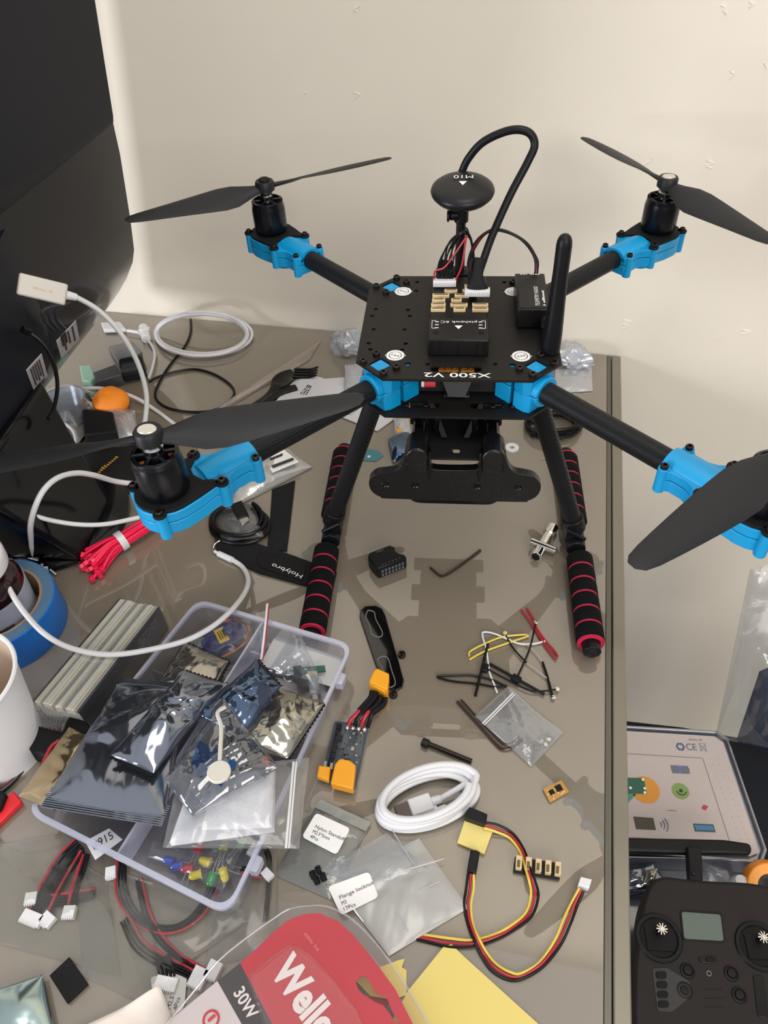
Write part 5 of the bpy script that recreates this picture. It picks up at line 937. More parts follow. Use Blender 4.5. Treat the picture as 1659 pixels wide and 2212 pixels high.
# long bolt
lb_ = thing('long_bolt', 'long black socket-head bolt lying above the coiled white cable', 'bolt', U(965, 1625)); b = MB(); b.cyl(U(926, 1607, 3), U(1019, 1645, 2), 2.0, n=14); part('shaft', b, SCR, lb_)
b = MB(); b.cyl(U(912, 1602, 3.4), U(926, 1608, 3.4), 3.5, n=20); part('head', b, SCR, lb_, bevel=.4)
# bundled white usb cable
uw = thing('usb_cable', 'white USB cable bundled in an oval coil, in the middle of the near desk', 'cable', U(922, 1732)); random.seed(2); c = U(922, 1736); X = U(1022, 1700) - c; Y = U(900, 1690) - c; P = []
for i in range(5 * 26):
    a = 2 * PI * i / 26; tt = i / 26; k = 1 + .07 * sin(tt * 2.3) - .05 * (tt % 2); P.append(c + X * cos(a) * k + Y * sin(a) * k * (1.05 + .06 * cos(tt * 3)) + Vector((1.5 * sin(tt * 2), 2 * cos(tt * 1.6), 2.7 + 3.1 * tt * .9)))
b = MB(); b.tube(P, 2.6, 12, 2); part('cable', b, WWHT, uw)
Ta = U(898, 1744, 7); Tb = U(950, 1726, 7); b = MB(); T = frame(Ta, Tb - Ta, Vector((0, 0, 1)).cross(Tb - Ta)); b.box((4, 0, 0), (17, 13, 7), T); b.cyl((12, 0, 0), (20, 0, 0), 3.6, 3.0, 14, M=T); part('plug_body', b, WHT, uw, bevel=1.2); b = MB(); b.box((-9.5, 0, 0), (11, 11, 4.5), T); part('usb_contact', b, mat('contact_metal', (96, 86, 88), .3, .8), uw, bevel=.4)
b = MB(); b.tube([T @ Vector((19, 0, 0)), U(985, 1706, 10), U(1010, 1690, 12)], 2.2, 10, 5); part('cable_end', b, WWHT, uw)
Ta = U(912, 1768, 5); Tb = U(960, 1744, 5); T = frame(Ta, Tb - Ta, Vector((0, 0, 1)).cross(Tb - Ta)); b = MB(); b.box((6, 0, 0), (15, 8, 5), T); b.box((-5, 0, 0), (8, 6.5, 4), T); b.cyl((12, 0, 0), (20, 0, 0), 2.6, 2.0, 12, M=T); part('small_plug', b, WHT, uw, bevel=1)
# gold board, yellow board, hub
gbd = thing('tiny_gold_board', 'tiny gold-coloured circuit board at the right of the desk', 'circuit board', U(1200, 1712)); blk('board', [(1172, 1706), (1212, 1687), (1229, 1712), (1188, 1735)], 1, 1.8, mat('pcb_gold', (186, 142, 70), .35, .3), gbd, .2)
for (x, y, s_) in ((1207, 1702, 4.6), (1192, 1711, 3.6)): b = MB(); b.box((0, 0, 0), (s_, s_, 1.2), Matrix.Translation(U(x, y, 3.4)) @ Matrix.Rotation(.5, 4, 'Z')); part('chip', b, BLK, gbd, bevel=.2)
random.seed(4); b = MB()
for k in range(14): u, v = random.random(), random.random(); p = U(1176 + 34 * u + 14 * v, 1708 - 17 * u + 22 * v, 3.1); b.box(p, (1.1, .9, .7))
part('component', b, mat('comp_pale', (222, 190, 150), .4), gbd, smooth=False)
yb = thing('cable_splitter', 'yellow square pad with black sockets and a red, yellow and black wire loop', 'cable', U(1025, 1810)); blk('pad', [(1004, 1774), (1064, 1798), (1046, 1847), (988, 1822)], 2, 2.4, mat('pad_yellow', (218, 200, 120), .6), yb, .2)
blk('socket', [(1006, 1762), (1014, 1752), (1052, 1768), (1048, 1790), (1003, 1774)], 4, 8, BLK, yb, .8); blk('socket', [(1016, 1842), (1036, 1846), (1028, 1892), (1008, 1888)], 2, 6, BLK, yb, .8)
CW = [WBLK, RED, WYEL]
wires(None, None, [(1046, 1782, 8), (1075, 1790, 5), (1105, 1806), (1128, 1838), (1140, 1875, 7), (1150, 1905, 8), (1155, 1935), (1142, 1975), (1110, 2002), (1070, 2024), (1020, 2038), (970, 2036), (925, 2028), (900, 2024)], [WBLK, RED, WYEL], .9, 2.0, par=yb)
wires(None, None, [(1017, 1888, 4), (1015, 1920), (1010, 1955), (1016, 1995), (1030, 2030, 4), (1046, 2062), (1068, 2090), (1100, 2108), (1128, 2108), (1170, 2082), (1205, 2035), (1225, 1990), (1240, 1955), (1256, 1922, 4)], [WYEL, RED, WBLK], .9, 2.0, par=yb)
blk('plug', [(1252, 1900), (1276, 1906), (1270, 1926), (1246, 1918)], 1, 6, WHT, yb, .5)
hb = thing('connector_hub', 'narrow black board with five cream sockets under the looping wires', 'circuit board', U(1160, 1880)); blk('board', [(1112, 1852), (1212, 1867), (1208, 1903), (1108, 1886)], 1, 1.8, mat('pcb_black', (22, 22, 24), .4), hb, .2)
for k in range(5):
    x = 1120 + k * 21; y = 1868 + k * 3.4; o = blk('socket', [(x - 6, y - 16), (x + 7, y - 14), (x + 6, y + 14), (x - 7, y + 12)], 3, 5, CRM, hb, .4); b = MB(); quad(b, UL([(x - 2.5, y - 11), (x + 4, y - 10), (x + 3, y + 6), (x - 3.5, y + 5)], 8.05), .15); part('opening', b, mat('port_dark', (95, 78, 52), .6), o, smooth=False)
# yellow paper
YP = mat('yellow_paper', (218, 200, 116), .7)
b = MB(); quad(b, UL([(958, 2046, 1), (975, 2040, 1), (1000, 2065, 1), (1215, 2260, 1), (800, 2290, 1), (882, 2140, 1)]), .8); single('yellow_sheet', b, YP, 'large pale yellow sheet at the near edge of the desk', 'paper', smooth=False)
b = MB(); quad(b, UL([(860, 2075), (874, 2072), (868, 2090), (878, 2096), (878, 2150), (850, 2160), (800, 2152), (770, 2120), (780, 2105)], 1.5), .7); single('yellow_note', b, YP, 'yellow note scrap showing through the hang hole of the red package', 'note', smooth=False)
b = MB(); quad(b, UL([(786, 2152), (850, 2158), (812, 2190), (790, 2180)], .4), .6); single('red_scrap', b, mat('scrap_red', (170, 25, 40), .5), 'dark red scrap under the yellow note', 'paper', smooth=False)
# flange nut bag
fnb = thing('frosted_bag', 'large frosted bag labelled Flange locknut', 'bag', U(860, 1935)); part('film', pillow(UL([(905, 1812, 1), (1012, 1962, 1), (840, 2066, 2), (712, 1900, 2)]), 4, 3, 27, 44, .05), film('frosted_film', (235, 235, 235), .08, .3, .3, .2, 30, haze=.55, hcol=(196, 196, 192)), fnb, ang=60)
part('flap', pillow(UL([(835, 1800, 3), (925, 1876, 4), (815, 1925, 4), (690, 1880, 4)]), 2, 1.5, 3, 20, .05), film('clear_flap', base=.08, rim=.3, rough=.2, bump=.2, haze=.12), fnb)
b = MB()
for (p, q) in (((875, 1880), (960, 1855)), ((950, 1905), (900, 1925)), ((850, 1955), (882, 2012)), ((845, 1790), (905, 1885))): b.tube(UL([p, q], 6), .35, 5, 1)
part('crease', b, film('crease_film', base=.5, rim=.3, rough=.15, bump=0, haze=.4), fnb)
def card(name, q, z, lines, o, dx, dy, h, par, col=WHTM, gap=1.6, w=None):
    b = MB(); quad(b, [p for p in rounded(UL(q, z), 3, 4)], .4); c = part(name, b, col, par, smooth=False)
    for k, s_ in enumerate(lines):
        P0 = U(o[0], o[1], z + .5) ; dX = (U(o[0] + dx[0], o[1] + dx[1], z + .5) - P0).normalized(); dY = (U(o[0] + dy[0], o[1] + dy[1], z + .5) - P0); dY = (dY - dX * dY.dot(dX)).normalized()
        P = P0 - dY * (k * h * gap); part('lettering', text_mb(s_, P, P + dX * (w or h * .82) * len(s_) * (.86 if len(s_) > 6 else .8), dY, h, .15), INK, c, smooth=False)
    return c
card('label', [(708, 1916), (797, 1883), (818, 1938), (737, 1978)], 7, ['Flange locknut', 'M3', '17Pcs'], (735, 1943), (10, -4.6), (-4, -10), 2.5, fnb)
stb = thing('standoff_bag', 'clear zip bag labelled Nylon Standoff with black standoffs, right of the tray', 'bag', U(690, 1840)); part('film', pillow(UL([(693, 1726, 1), (802, 1776, 1), (716, 1945, 1), (590, 1890, 1)]), 4, 2.5, 31, 36, .05), film('bag_tint', (226, 228, 226), .08, .4, .15, .4, 60, haze=.18, hcol=(180, 182, 178)), stb, ang=60)
b = MB(); quad(b, UL([(693, 1727, 4), (801, 1777, 4), (790, 1796, 4), (680, 1744, 4)]), .3); part('zip_band', b, film('band_film', (225, 228, 226), .15, .3, .2, .3, 60, haze=.4, hcol=(170, 174, 170)), stb)
card('label', [(683, 1756), (757, 1790), (727, 1847), (652, 1808)], 6, ['Nylon Standoff', 'M2.5*5mm', '4Pcs'], (680, 1788), (10, 4.6), (4, -10), 2.4, stb)
for k, (x, y) in enumerate(((676, 1890), (688, 1880), (698, 1895), (684, 1902))):
    b = MB(); b.cyl(U(x - 4, y + 2, 3.2), U(x + 5, y - 3, 4.5), 3.2, n=6); single('nylon_standoff', b, BLKM, ['leftmost', 'farthest', 'rightmost', 'nearest'][k] + ' of four short black standoffs in the labelled clear bag', 'standoff', 'black standoffs in the labelled bag', bevel=.3)
# clear bags under the tray and the connector leads in them
CB = film('bag_big', (246, 246, 244), .03, .28, .15, .2, 25, haze=.055, hcol=(186, 184, 178))
def plugd(par, x, y, z, a, wd=7, ln=8):
    b = MB(); T = Matrix.Translation(U(x, y, z)) @ Matrix.Rotation(a, 4, 'Z'); b.box((0, 0, 0), (wd, ln, 4.6), T)
    for k in range(int(wd / 1.6)): b.box((-wd / 2 + 1 + k * 1.5, -ln / 2, 1.6), (.6, 2.2, 2), T)
    part('plug', b, WHT, par, bevel=.4)
hn = thing('wire_harness', 'harness of black and red leads with white plugs in the left clear bag', 'wire harness', U(130, 1900))
for k, (px, cs) in enumerate([([(172, 1822, 6), (140, 1855, 5), (112, 1900, 4), (88, 1940, 4), (72, 1978, 4)], [WBLK] * 5 + [RED]), ([(178, 1838, 6), (160, 1868, 5), (130, 1920, 4), (104, 1975, 4)], [WBLK, RED]), ([(186, 1845, 6), (172, 1890, 5), (160, 1930, 4), (152, 1960, 4)], [WBLK, WBLK, RED]), ([(205, 1928, 3), (150, 1940, 3), (110, 1944, 3), (80, 1940, 4)], [WBLK] * 3 + [RED])]): wires(None, None, px, cs, 1.1, 1.9, par=hn)
for q in ((68, 1942, 4, .2, 8), (70, 1984, 4, -.25, 15), (103, 1987, 4, -.5, 9), (150, 1971, 4, .1, 8)): plugd(hn, *q)
hn2 = thing('wire_harness', 'harness of black and red leads arching below the tray corner to white plugs', 'wire harness', U(350, 2000))
wires(None, None, [(262, 1850, 5), (262, 1920, 3), (285, 1972, 3), (330, 2004, 3), (385, 2005, 3), (432, 1970, 4), (462, 1915, 6)], [WBLK] * 3 + [RED], .85, 1.9, par=hn2)
wires(None, None, [(300, 1900, 3), (318, 1975, 3), (345, 2025, 3), (385, 2065, 3), (425, 2090, 3), (440, 2100, 3)], [RED, WBLK, WBLK], .85, 1.9, par=hn2)
wires(None, None, [(270, 1985, 3), (300, 2040, 3), (350, 2075, 3), (395, 2095, 3), (422, 2110, 3)], [RED, WBLK, WBLK, WBLK], .85, 2.0, par=hn2); wires(None, None, [(350, 2070, 3), (358, 2090, 3), (362, 2115, 3)], [WBLK] * 5, .85, 1.9, par=hn2)
for q in ((429, 2113, 4, -.3, 10, 12), (461, 2097, 4, -.3, 9, 11), (360, 2126, 4, -.1, 14), (240, 1886, 5, .3, 7)): plugd(hn2, *q)
hn3 = thing('plug_lead', 'short black lead with white plug poking out right of the tray corner', 'wire', U(555, 1885)); wires(None, None, [(520, 1880, 6), (545, 1884, 6), (568, 1889, 5)], [WBLK, WBLK, RED], 1.2, 1.8, par=hn3); plugd(hn3, 578, 1890, 5, .9, 6, 8)
wires(None, None, [(532, 1816, 6), (556, 1816, 5), (580, 1850, 4), (580, 1920, 3), (572, 1990, 3)], [WBLK, WBLK], 1.0, 2.0, par=hn3); plugd(hn3, 549, 1838, 6, -.5, 7, 8)
for (q, sd_, lb) in (([(-40, 1830, 1), (215, 1790, 1), (262, 2110, 1), (-40, 2030, 1)], 41, 'big clear bag around the left wire harness, beneath the tray'), ([(160, 1850, 2), (330, 1960, 2), (350, 2190, 1), (180, 2110, 1)], 43, 'clear bag overlapping the left harness bag at the near edge'), ([(236, 1880, 2), (520, 1950, 2), (540, 1990, 1), (310, 2150, 1)], 45, 'clear bag around the arching harness below the tray corner'), ([(500, 1850, 1), (600, 1830, 1), (600, 2060, 1), (440, 2090, 1)], 47, 'clear bag between the tray corner and the red package')):
    single('clear_bag', pillow(UL(q), 5, 4, sd_, 40, .035), CB, lb, 'bag', ang=60)
card_o = thing('size_card', 'small grey-white card printed M2.5 4Pcs beside the red package', 'card', U(375, 2150)); card('card', [(325, 2110), (405, 2100), (398, 2180), (340, 2212)], 2, ['M2.5', '4Pcs'], (368, 2180), (3, -10), (-10, -3), 2.6, card_o, mat('card_grey', (206, 204, 202), .6))
b = MB(); quad(b, UL([(110, 2110), (152, 2070), (192, 2128), (148, 2170)], 1), 3); single('black_pad', b, BLKM, 'black square foam pad on the near-left desk', 'pad', bevel=.3)
single('foil_sheet', pillow(UL([(-40, 2150, 4), (92, 2106, 6), (128, 2260, 4), (-40, 2280, 4)]), 8, 4, 51, 30, .04), esd('foil_mint', (176, 196, 194), .2, .12), 'pale mint silvery foil bag in the near-left corner', 'bag', ang=60)
b = MB()
def curl(u, v):
    a, b_, c_, d_ = UL([(130, 2240, 2), (352, 2136, 6), (372, 2196, 4), (330, 2300, 2)]); p = (a * (1 - u) + b_ * u) * (1 - v) + (d_ * (1 - u) + c_ * u) * v; return p + Vector((0, 0, 9 * smoothstep(.55, 1, u) * (1 - v)))
b.grid(curl, 24, 10); o = single('paper_slip', b, mat('warm_paper', (214, 204, 194), .7), 'white paper slip with a curled corner at the near edge', 'paper'); s_ = o.modifiers.new('thickness', 'SOLIDIFY'); s_.thickness = .0004
# red blister package
PZ = 22
wp = thing('blister_package', 'red, black and white tool package in a clear blister at the near edge', 'package', U(640, 2150, 0))
RC = mat('card_red', (196, 20, 46), .5, coat=.1); A_ = [(519, 2081), (552, 2052), (588, 2016), (622, 1988), (656, 1975), (690, 1973), (730, 1990), (764, 2021), (811, 2078), (855, 2139), (892, 2212), (925, 2300), (980, 2500)]
key = [(774, 2113), (783, 2109), (793, 2112), (802, 2128), (812, 2145), (828, 2152), (836, 2156), (844, 2178), (850, 2190), (860, 2204), (855, 2212), (842, 2190), (828, 2172), (812, 2166), (800, 2158), (786, 2150), (774, 2138), (769, 2124)]
O3 = U(0, 2212, PZ); ex_ = Vector((1, 0, 0)); ey_ = Vector((0, 1, 0)); red = [(p.x, p.y) for p in UL(A_ + [(740, 2500)], PZ)]; kh = [(p.x, p.y) for p in UL(key, PZ)]
part('red_card', moved(holed(red, [kh], .8), Matrix.Translation((0, 0, PZ))), RC, wp, smooth=False)
def pz(name, q, m_, par=wp, z=PZ, h=.8): b = MB(); quad(b, UL(q, z - .4), h); return part(name, b, m_, par, smooth=False)
bb = pz('black_band', [(519, 2081), (470, 2120), (640, 2420), (740, 2500)], mat('band_black', (42, 38, 40), .4, coat=.3)); wc_ = pz('white_panel', [(470, 2120), (300, 2260), (300, 2500), (640, 2420)], mat('panel_white', (212, 208, 208), .45, coat=.3))
part('lettering', text_mb('30W', U(504, 2146, PZ + .5), U(538, 2206, PZ + .5), U(530, 2120, PZ + .5) - U(510, 2140, PZ + .5), 7.0, .2, bold=.02), WHTM, bb, smooth=False)
part('brand_lettering', text_mb('Weller', U(584, 2098, PZ + .6), U(706, 2280, PZ + .6), U(632, 2048, PZ + .6) - U(584, 2098, PZ + .6), 17, .3, space=1.0, bold=.04), WHTM, wp, smooth=False)
part('small_lettering', text_mb('~10', U(656, 2018, PZ + .5), U(686, 2056, PZ + .5), U(665, 2010, PZ) - U(656, 2018, PZ), 2.2, .2), mat('pink_print', (226, 110, 125), .5), wp, smooth=False)
c = U(456, 2202, PZ + .6); b = moved(holed(circ(28, 5.2), [circ(24, 3.8)], .2), Matrix.Translation(c)); b.cyl(c + Vector((-1.5, -1, 0)), c + Vector((2, 2.4, 0)), .9, n=8); part('round_mark', b, RC, wc_, smooth=False)
out_ = [(350, 2225), (420, 2140), (470, 2078), (530, 2028), (590, 1985), (625, 1964), (665, 1957), (705, 1958), (752, 1980), (800, 2024), (850, 2088), (895, 2160), (925, 2212), (960, 2300), (1010, 2500), (300, 2500)]
BF = film('blister_film', (250, 248, 248), .012, .22, .08, .05, 20, haze=.02, hcol=(225, 220, 220))
b = MB(); quad(b, UL(out_, PZ + .8), .7); part('blister_flange', b, BF, wp, smooth=False)
b = MB(); P = UL(out_, PZ + 1.2); b.tube(P, .8, 6, 4); part('flange_edge', b, film('blister_edge', (248, 248, 248), .12, .3, .1, 0, 20, haze=.12), wp)
dm = UL([(531, 2108), (585, 2062), (622, 2038), (650, 2042), (676, 2062), (727, 2119), (778, 2186), (810, 2250), (870, 2440), (640, 2500), (575, 2230)], PZ + 1.5); cen = sum(dm, Vector()) / len(dm); top = [p.lerp(cen, .10) + Vector((0, 0, 9)) for p in dm]; n = len(dm); b = MB(); b.add(dm + top, [(i, (i + 1) % n, n + (i + 1) % n, n + i) for i in range(n)] + [tuple(range(n, 2 * n))]); part('blister_dome', b, film('blister_dome', (252, 248, 248), .02, .22, .06, .05, 20, haze=.05, hcol=(235, 215, 215)), wp, bevel=3, seg=4)
b = MB(); quad(b, UL([(560, 2330), (900, 2420), (860, 2560), (560, 2560)], 0), PZ - 1); part('package_body', b, RC, wp)
# ------------------------------------------------------------------ below the desk on the right
KZ = -300
b = MB(); quad(b, [U(1150, 1525, -335), U(1480, 1562, -335), U(1900, 1640, -335), U(2300, 2700, -335), U(1150, 2700, -335)], 520, -525); single('fabric_case', b, mat('case_fabric', (24, 27, 33), .85, bump=.4, bscale=500), 'large black fabric case standing on the floor beside the desk', 'case', bevel=8)
kit = thing('kit_box', 'open clear plastic kit box with a printed white lid card, lying on the black case', 'box', U(1500, 1750, -330))
LC = [(1150, 1568), (1545, 1592), (1562, 1604), (1640, 1842), (1620, 1850), (1150, 1812)]
LF = film('lid_plastic', (205, 208, 216), .2, .4, .15, .1, 20, haze=.5, hcol=(140, 144, 158))
rl = [U(*p, KZ) for p in [(1150, 1556), (1548, 1580), (1572, 1596), (1656, 1838), (1648, 1862), (1620, 1864), (1150, 1826)]]; ce = sum(rl, Vector()) / len(rl)
b = MB(); n = len(rl); L4 = [[p + Vector((0, 0, -28)) for p in rl], [p + Vector((0, 0, 2)) for p in rl], [p.lerp(ce, .035) + Vector((0, 0, 2)) for p in rl], [p.lerp(ce, .045) + Vector((0, 0, -4)) for p in rl]]
b.add([p for L in L4 for p in L], [(j * n + i, j * n + (i + 1) % n, (j + 1) * n + (i + 1) % n, (j + 1) * n + i) for j in range(3) for i in range(n)] + [tuple(range(n)), tuple(range(3 * n, 4 * n))]); part('lid', b, LF, kit, bevel=.8)
b = MB(); quad(b, [U(*p, KZ) for p in LC], .8); lc = part('lid_card', b, mat('lid_card', (184, 172, 168), .6), kit, smooth=False)
Z1 = KZ + 1.0
def pl(name, q, m_, z=Z1, h=.2): b = MB(); quad(b, UL(q, z), h); return part(name, b, m_, lc, smooth=False)
b = MB()
for p, q in (((1300, 1625), (1518, 1638)), ((1518, 1638), (1577, 1820)), ((1577, 1820), (1300, 1806))): b.tube(UL([p, q], Z1), .35, 4, 1)
part('frame_line', b, mat('line_grey', (120, 116, 118), .6), lc)
part('ce_mark', text_mb('CE', U(1484, 1620, Z1), U(1506, 1621, Z1), Vector((0, 1, 0)), 8.5, .2), mat('mark_grey', (92, 98, 118), .6), lc, smooth=False)
b = moved(holed(circ(6, 5.4), [circ(6, 3.2)], .2), Matrix.Translation(U(1470, 1613, Z1 + .2))); part('recycle_mark', b, mat('mark_blue', (70, 90, 128), .6), lc, smooth=False)
b = MB(); c = U(1519, 1615, Z1 + .2); b.tube([c + Vector((-4, -5, 0)), c + Vector((4, 5, 0))], .35, 4, 1); b.tube([c + Vector((4, -5, 0)), c + Vector((-4, 5, 0))], .35, 4, 1); b.tube([c + Vector((-3.5, 5, 0)), c + Vector((3.5, 5, 0)), c + Vector((2.6, -4, 0)), c + Vector((-2.6, -4, 0)), c + Vector((-3.5, 5, 0))], .35, 4, 1); part('bin_mark', b, mat('mark_pale', (150, 150, 150), .6), lc)
o = pl('orange_disc', [], None) if False else None
b = MB(); b.prism([(p[0], p[1]) for p in circ(30, 16)], 0, .2, Matrix.Translation(U(1394, 1706, Z1))); part('orange_disc', b, mat('print_orange', (206, 140, 50), .6), lc, smooth=False)
pl('green_board', [(1340, 1680), (1391, 1681), (1397, 1715), (1340, 1714)], mat('print_green', (40, 92, 74), .6), Z1 + .3); pl('teal_shadow', [(1340, 1714), (1374, 1716), (1352, 1740), (1340, 1744)], mat('print_teal', (74, 136, 118), .6))
b = MB()
for (x, y) in ((1389, 1684), (1393, 1703), (1393, 1712), (1362, 1702)): b.lathe([(0, 0), (1.6, 0), (1.6, .2), (0, .2)], 12, Matrix.Translation(U(x, y, Z1 + .6)))
part('white_dot', b, WHTM, lc, smooth=False)
pl('module_print', [(1448, 1653), (1486, 1655), (1491, 1672), (1453, 1670)], mat('print_indigo', (104, 112, 160), .6))
b = MB()
for (x, y) in ((1459, 1662), (1481, 1663)): b.lathe([(0, 0), (4.6, 0), (4.6, .2), (0, .2)], 18, Matrix.Translation(U(x, y, Z1 + .3)))
part('module_disc', b, mat('print_slate', (100, 106, 112), .6), lc, smooth=False)
b = MB(); b.lathe([(0, 0), (9.5, 0), (9.5, .2), (0, .2)], 26, Matrix.Translation(U(1470, 1709, Z1)) @ Matrix.Diagonal((1, 1, 1, 1))); part('green_disc', b, mat('print_lime', (122, 150, 84), .6), lc, smooth=False)
b = MB(); c = U(1471, 1708, Z1 + .4); b.lathe([(0, 0), (2, 0), (2, .2), (0, .2)], 14, Matrix.Translation(c)); b.tube([c + Vector((-5, -1, 0)), c + Vector((-2, -4.5, 0)), c + Vector((3, -4.5, 0)), c + Vector((6, -1, 0))], .6, 4, 4); part('disc_mark', b, INK, lc)
pl('red_square', [(1520, 1738), (1530, 1742), (1524, 1751), (1515, 1746)], mat('print_red', (176, 60, 72), .6)); pl('tag_print', [(1368, 1764), (1411, 1767), (1417, 1793), (1374, 1791)], mat('print_dark', (70, 64, 56), .6)); pl('screen_frame', [(1497, 1779), (1541, 1781), (1546, 1798), (1501, 1796)], mat('print_green', (40, 92, 74), .6)); pl('screen_print', [(1500, 1782), (1539, 1784), (1543, 1794), (1504, 1793)], mat('print_sky', (82, 116, 170), .6), Z1 + .3)
b = MB()
for r in (4, 7.5, 11): c = U(1421, 1781, Z1 + .2); b.tube([c + Vector((r * cos(t), r * sin(t), 0)) for t in (-.7, -.35, 0, .35, .7)], .6, 4, 3)
part('signal_mark', b, mat('mark_grey', (92, 98, 118), .6), lc)
b = MB()
for i in range(16): b.lathe([(0, 0), (.5, 0), (.5, .2), (0, .2)], 6, Matrix.Translation(U(1535 + i * 4.6, 1640 + i * 12.4, Z1))); b.lathe([(0, 0), (.5, 0), (.5, .2), (0, .2)], 6, Matrix.Translation(U(1550 + i * 4.7, 1640 + i * 12.4, Z1)))
for i in range(12): b.lathe([(0, 0), (.5, 0), (.5, .2), (0, .2)], 6, Matrix.Translation(U(1370 + i * 14, 1602 + (i % 2) * 14, Z1)))
part('dot_pattern', b, mat('dot_grey', (160, 150, 148), .6), lc, smooth=False)
part('small_print', text_mb('~12', U(1438, 1751, Z1), U(1464, 1753, Z1), Vector((0, 1, 0)), 1.6, .2), mat('line_grey', (120, 116, 118), .6), lc, smooth=False)
part('small_print', text_mb('~11', U(1488, 1599, Z1), U(1520, 1600, Z1), Vector((0, 1, 0)), 2, .2), mat('line_grey', (120, 116, 118), .6), lc, smooth=False)
# lower half of the kit box
rb = [U(*p, -298) for p in [(1150, 1845), (1630, 1856), (1668, 1880), (1720, 2050), (1150, 2050)]]; ce = sum(rb, Vector()) / 5; b = MB(); n = 5
L4 = [[p + Vector((0, 0, -34)) for p in rb], [p for p in rb], [p.lerp(ce, .03) for p in rb], [p.lerp(ce, .05) + Vector((0, 0, -32)) for p in rb]]
b.add([p for L in L4 for p in L], [(j * n + i, j * n + (i + 1) % n, (j + 1) * n + (i + 1) % n, (j + 1) * n + i) for j in range(3) for i in range(n)] + [tuple(range(n)), tuple(range(3 * n, 4 * n))]); part('box_body', b, LF, kit, bevel=1)
single('foil_pouch', pillow(UL([(1330, 1880, -312), (1410, 1868, -305), (1455, 1925, -312), (1340, 1940, -318)]), 10, 8, 61, 26, .05), ESD, 'crumpled dark foil bag in the lower kit box, left of the aerial stem', 'bag'); single('foil_pouch', pillow(UL([(1395, 1880, -296), (1420, 1876, -296), (1412, 1920, -300), (1385, 1912, -300)]), 6, 4, 63, 16, .09), ESDL, 'small bright foil scrap in the lower kit box', 'bag')
single('clear_pouch', pillow(UL([(1520, 1862, -306), (1570, 1880, -300), (1600, 1925, -310), (1530, 1925, -312)]), 8, 6, 67, 22, .07), CLR2, 'clear bag of small parts in the lower kit box, right of the aerial stem', 'bag')
b = MB(); b.lathe([(0, 0), (7, 0), (9, 8), (6, 17), (0, 18)], 14, Matrix.Translation(U(1592, 1915, -312))); single('plastic_piece', b, WHT, 'small white faceted piece in the lower kit box beside the orange part', 'knob')
b = MB(); T = Matrix.Translation(U(1650, 1905, -306)) @ Matrix.Rotation(.6, 4, 'X'); b.lathe([(11, 0), (22, 0), (23, 2), (22, 14), (11, 14), (11, 0)], 30, T); b.tube([T @ Vector((12, 5, 14)), T @ Vector((20, -14, 17)), T @ Vector((26, -40, 14))], 4.5, 10, 5); single('orange_spool', b, mat('orange_plastic', (240, 150, 20), .4), 'orange plastic ring part at the right edge of the kit box', 'spool', bevel=1)
# radio controller
CZ = -238
rc = thing('radio_controller', 'dark grey handheld radio controller with two sticks and a small screen', 'controller', U(1530, 2060, CZ - 30)); CS = mat('controller_grey', (33, 28, 27), .55, bump=.15, bscale=600)
P = [(1372, 1975), (1392, 1924), (1420, 1914), (1460, 1920), (1520, 1925), (1600, 1928), (1650, 1938), (1700, 1975), (1722, 2100), (1730, 2230), (1700, 2330), (1380, 2330), (1352, 2230), (1356, 2100)]
b = MB(); quad(b, [p for p in rounded(UL(P, CZ - 30), 14, 4)], 30); part('shell', b, CS, rc, bevel=4, seg=3)
for (x, y) in ((1423, 2026), (1640, 2044)):
    c = U(x, y, CZ); T = Matrix.Translation(c); b = MB(); b.lathe([(16.5, .2), (17.5, 1.6), (20.5, 1.6), (21.5, .2), (21.5, -.5), (16.5, -.5)], 44, T); g = part('gimbal_ring', b, BLK, rc)
    b = MB(); b.lathe([(0, .25), (16.6, .25), (16.6, .1), (0, .1)], 36, T); b.box((0, -1, 1), (24, 20, 1.4), T); part('gimbal_well', b, SLOT, g, bevel=.5)
    b = MB(); b.cyl(c + Vector((1, 5, 0)), c + Vector((0, 3, 15)), 2.6, n=16); part('stick', b, BLK, g); b = MB(); tt = c + Vector((0, 3, 15))
    for i in range(10): b.box((0, 0, 0), (4.0, 1.1, 1.6), Matrix.Translation(tt) @ Matrix.Rotation(i * 2 * PI / 10, 4, 'Z') @ Matrix.Translation((3.1, 0, .8)))
    b.lathe([(0, 2.0), (1.6, 2.0), (2.2, 0), (0, 0)], 14, Matrix.Translation(tt)); part('stick_cap', b, CHR, g, bevel=.15)
def cq(name, q, m_, z=CZ, h=.8, bev=.3): b = MB(); quad(b, [p for p in rounded(UL(q, z), 2.2, 3)], h); return part(name, b, m_, rc, bevel=bev)
cq('screen_bezel', [(1468, 1966), (1559, 1972), (1567, 2037), (1474, 2031)], BLK); cq('lcd_screen', [(1472, 1970), (1556, 1976), (1563, 2033), (1478, 2028)], mat('lcd_green', (88, 100, 92), .25), CZ + .5, .6, .1)
cq('slide_switch', [(1507, 2067), (1548, 2067), (1549, 2080), (1513, 2080)], BLKG, CZ + .2); cq('slide_knob', [(1524, 2068), (1544, 2068), (1545, 2078), (1525, 2078)], BLKM, CZ + .8, 1.5)
for (x, y, r) in ((1485, 2097, 6.2), (1580, 2103, 6.2), (1479, 2139, 6.6), (1597, 2150, 6.2)): b = MB(); b.lathe([(r * .75, 0), (r * .8, 1.2), (r, 1.0), (r + .5, 0)], 28, Matrix.Translation(U(x, y, CZ))); b.lathe([(0, 1.8), (r * .55, 1.6), (r * .65, 0), (0, 0)], 24, Matrix.Translation(U(x, y, CZ))); part('button', b, BLK, rc)
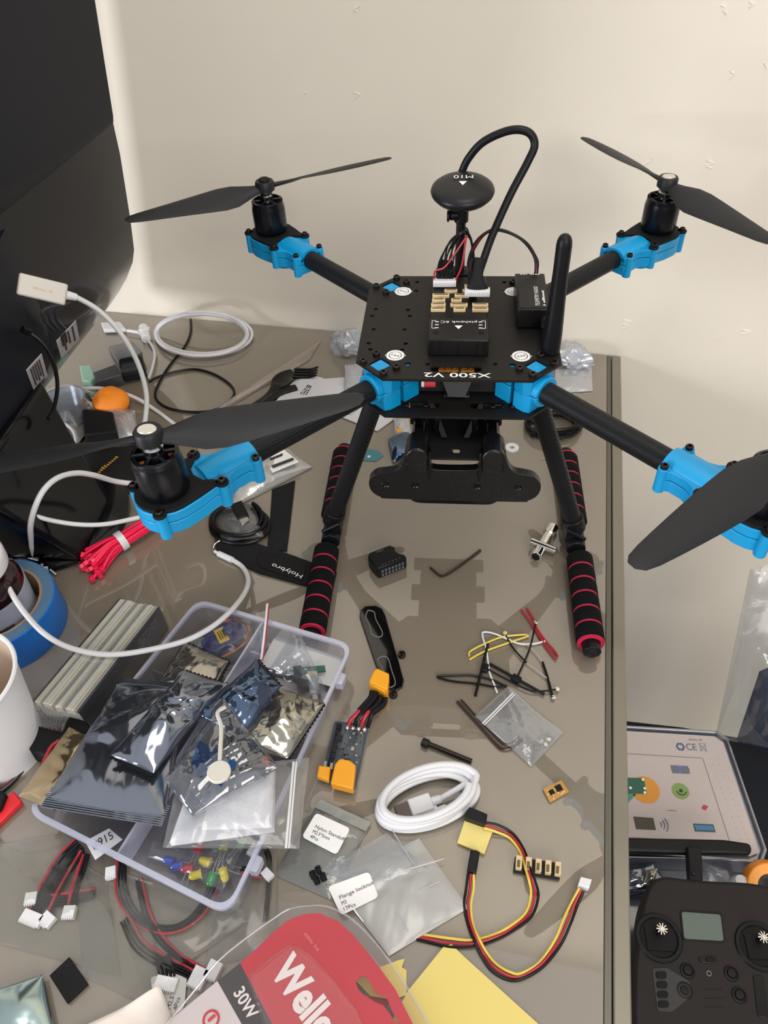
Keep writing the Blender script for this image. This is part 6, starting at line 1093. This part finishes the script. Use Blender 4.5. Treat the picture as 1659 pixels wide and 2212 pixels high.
b = MB(); b.lathe([(1.4, 0), (1.6, 1), (2.2, 1), (2.4, 0)], 18, Matrix.Translation(U(1531, 2103, CZ))); part('power_mark', b, mat('mark_silver', (110, 108, 104), .4), rc)
cq('key_panel', [(1408, 2092), (1440, 2090), (1490, 2120), (1496, 2150), (1452, 2186), (1420, 2184)], mat('panel_dark', (38, 34, 33), .5), CZ + .05, .5)
for k in range(4): x = 1428 + k * 1.6; y = 2106 + k * 21; cq('key', [(x - 12, y - 7), (x + 11, y - 7), (x + 12, y + 8), (x - 11, y + 8)], BLKM, CZ + .4, 1.6, .5)
b = MB()
for i in range(3):
    for j in range(7): b.lathe([(0, 0), (.7, 0), (.7, .15), (0, .15)], 8, Matrix.Translation(U(1522 + j * 6 + i, 2137 + i * 19, CZ)))
part('speaker_hole', b, SLOT, rc, smooth=False)
cq('wheel_slot', [(1626, 2105), (1650, 2108), (1660, 2200), (1636, 2196)], BLKG, CZ + .1, .6)
b = MB(); quad(b, UL([(1150, 1812), (1478, 1818), (1560, 1820), (1614, 1828), (1620, 1840), (1616, 1852), (1560, 1850), (1512, 1850), (1478, 1850), (1150, 1840)], -262), 9); ant = part('aerial_bar', b, BLK, rc, bevel=3, seg=3)
b = MB(); quad(b, UL([(1478, 1835), (1511, 1835), (1514, 1925), (1484, 1925)], -259), 10); b.add([], []); part('aerial_stem', b, BLK, rc, bevel=2)
b = MB(); quad(b, UL([(1484, 1885), (1508, 1885), (1512, 1930), (1486, 1930)], -248), 8); b.box(U(1499, 1886, -238), (5, 3, 1.5)); part('aerial_hinge', b, BLK, rc, bevel=1)
# plastic wrapped navy bag at the far right
nb = thing('navy_bag', 'navy blue fabric bag in shiny clear plastic at the far right', 'bag', U(1650, 1550, -330))
part('fabric', pillow([U(1640, 1450, -200), U(1800, 1380, -160), U(1800, 1640, -310), U(1590, 1600, -322)], 25, 14, 71, 30, .02), mat('navy_cloth', (30, 42, 66), .6, bump=.5, bscale=200), nb, ang=60)
part('plastic_wrap', pillow([U(1620, 1230, -120), U(1800, 1180, -100), U(1800, 1640, -290), U(1545, 1590, -300)], 34, 22, 73, 50, .025), film('wrap_clear', base=.05, rim=.3, rough=.1, bump=.3, bscale=25, haze=.03), nb, ang=60)
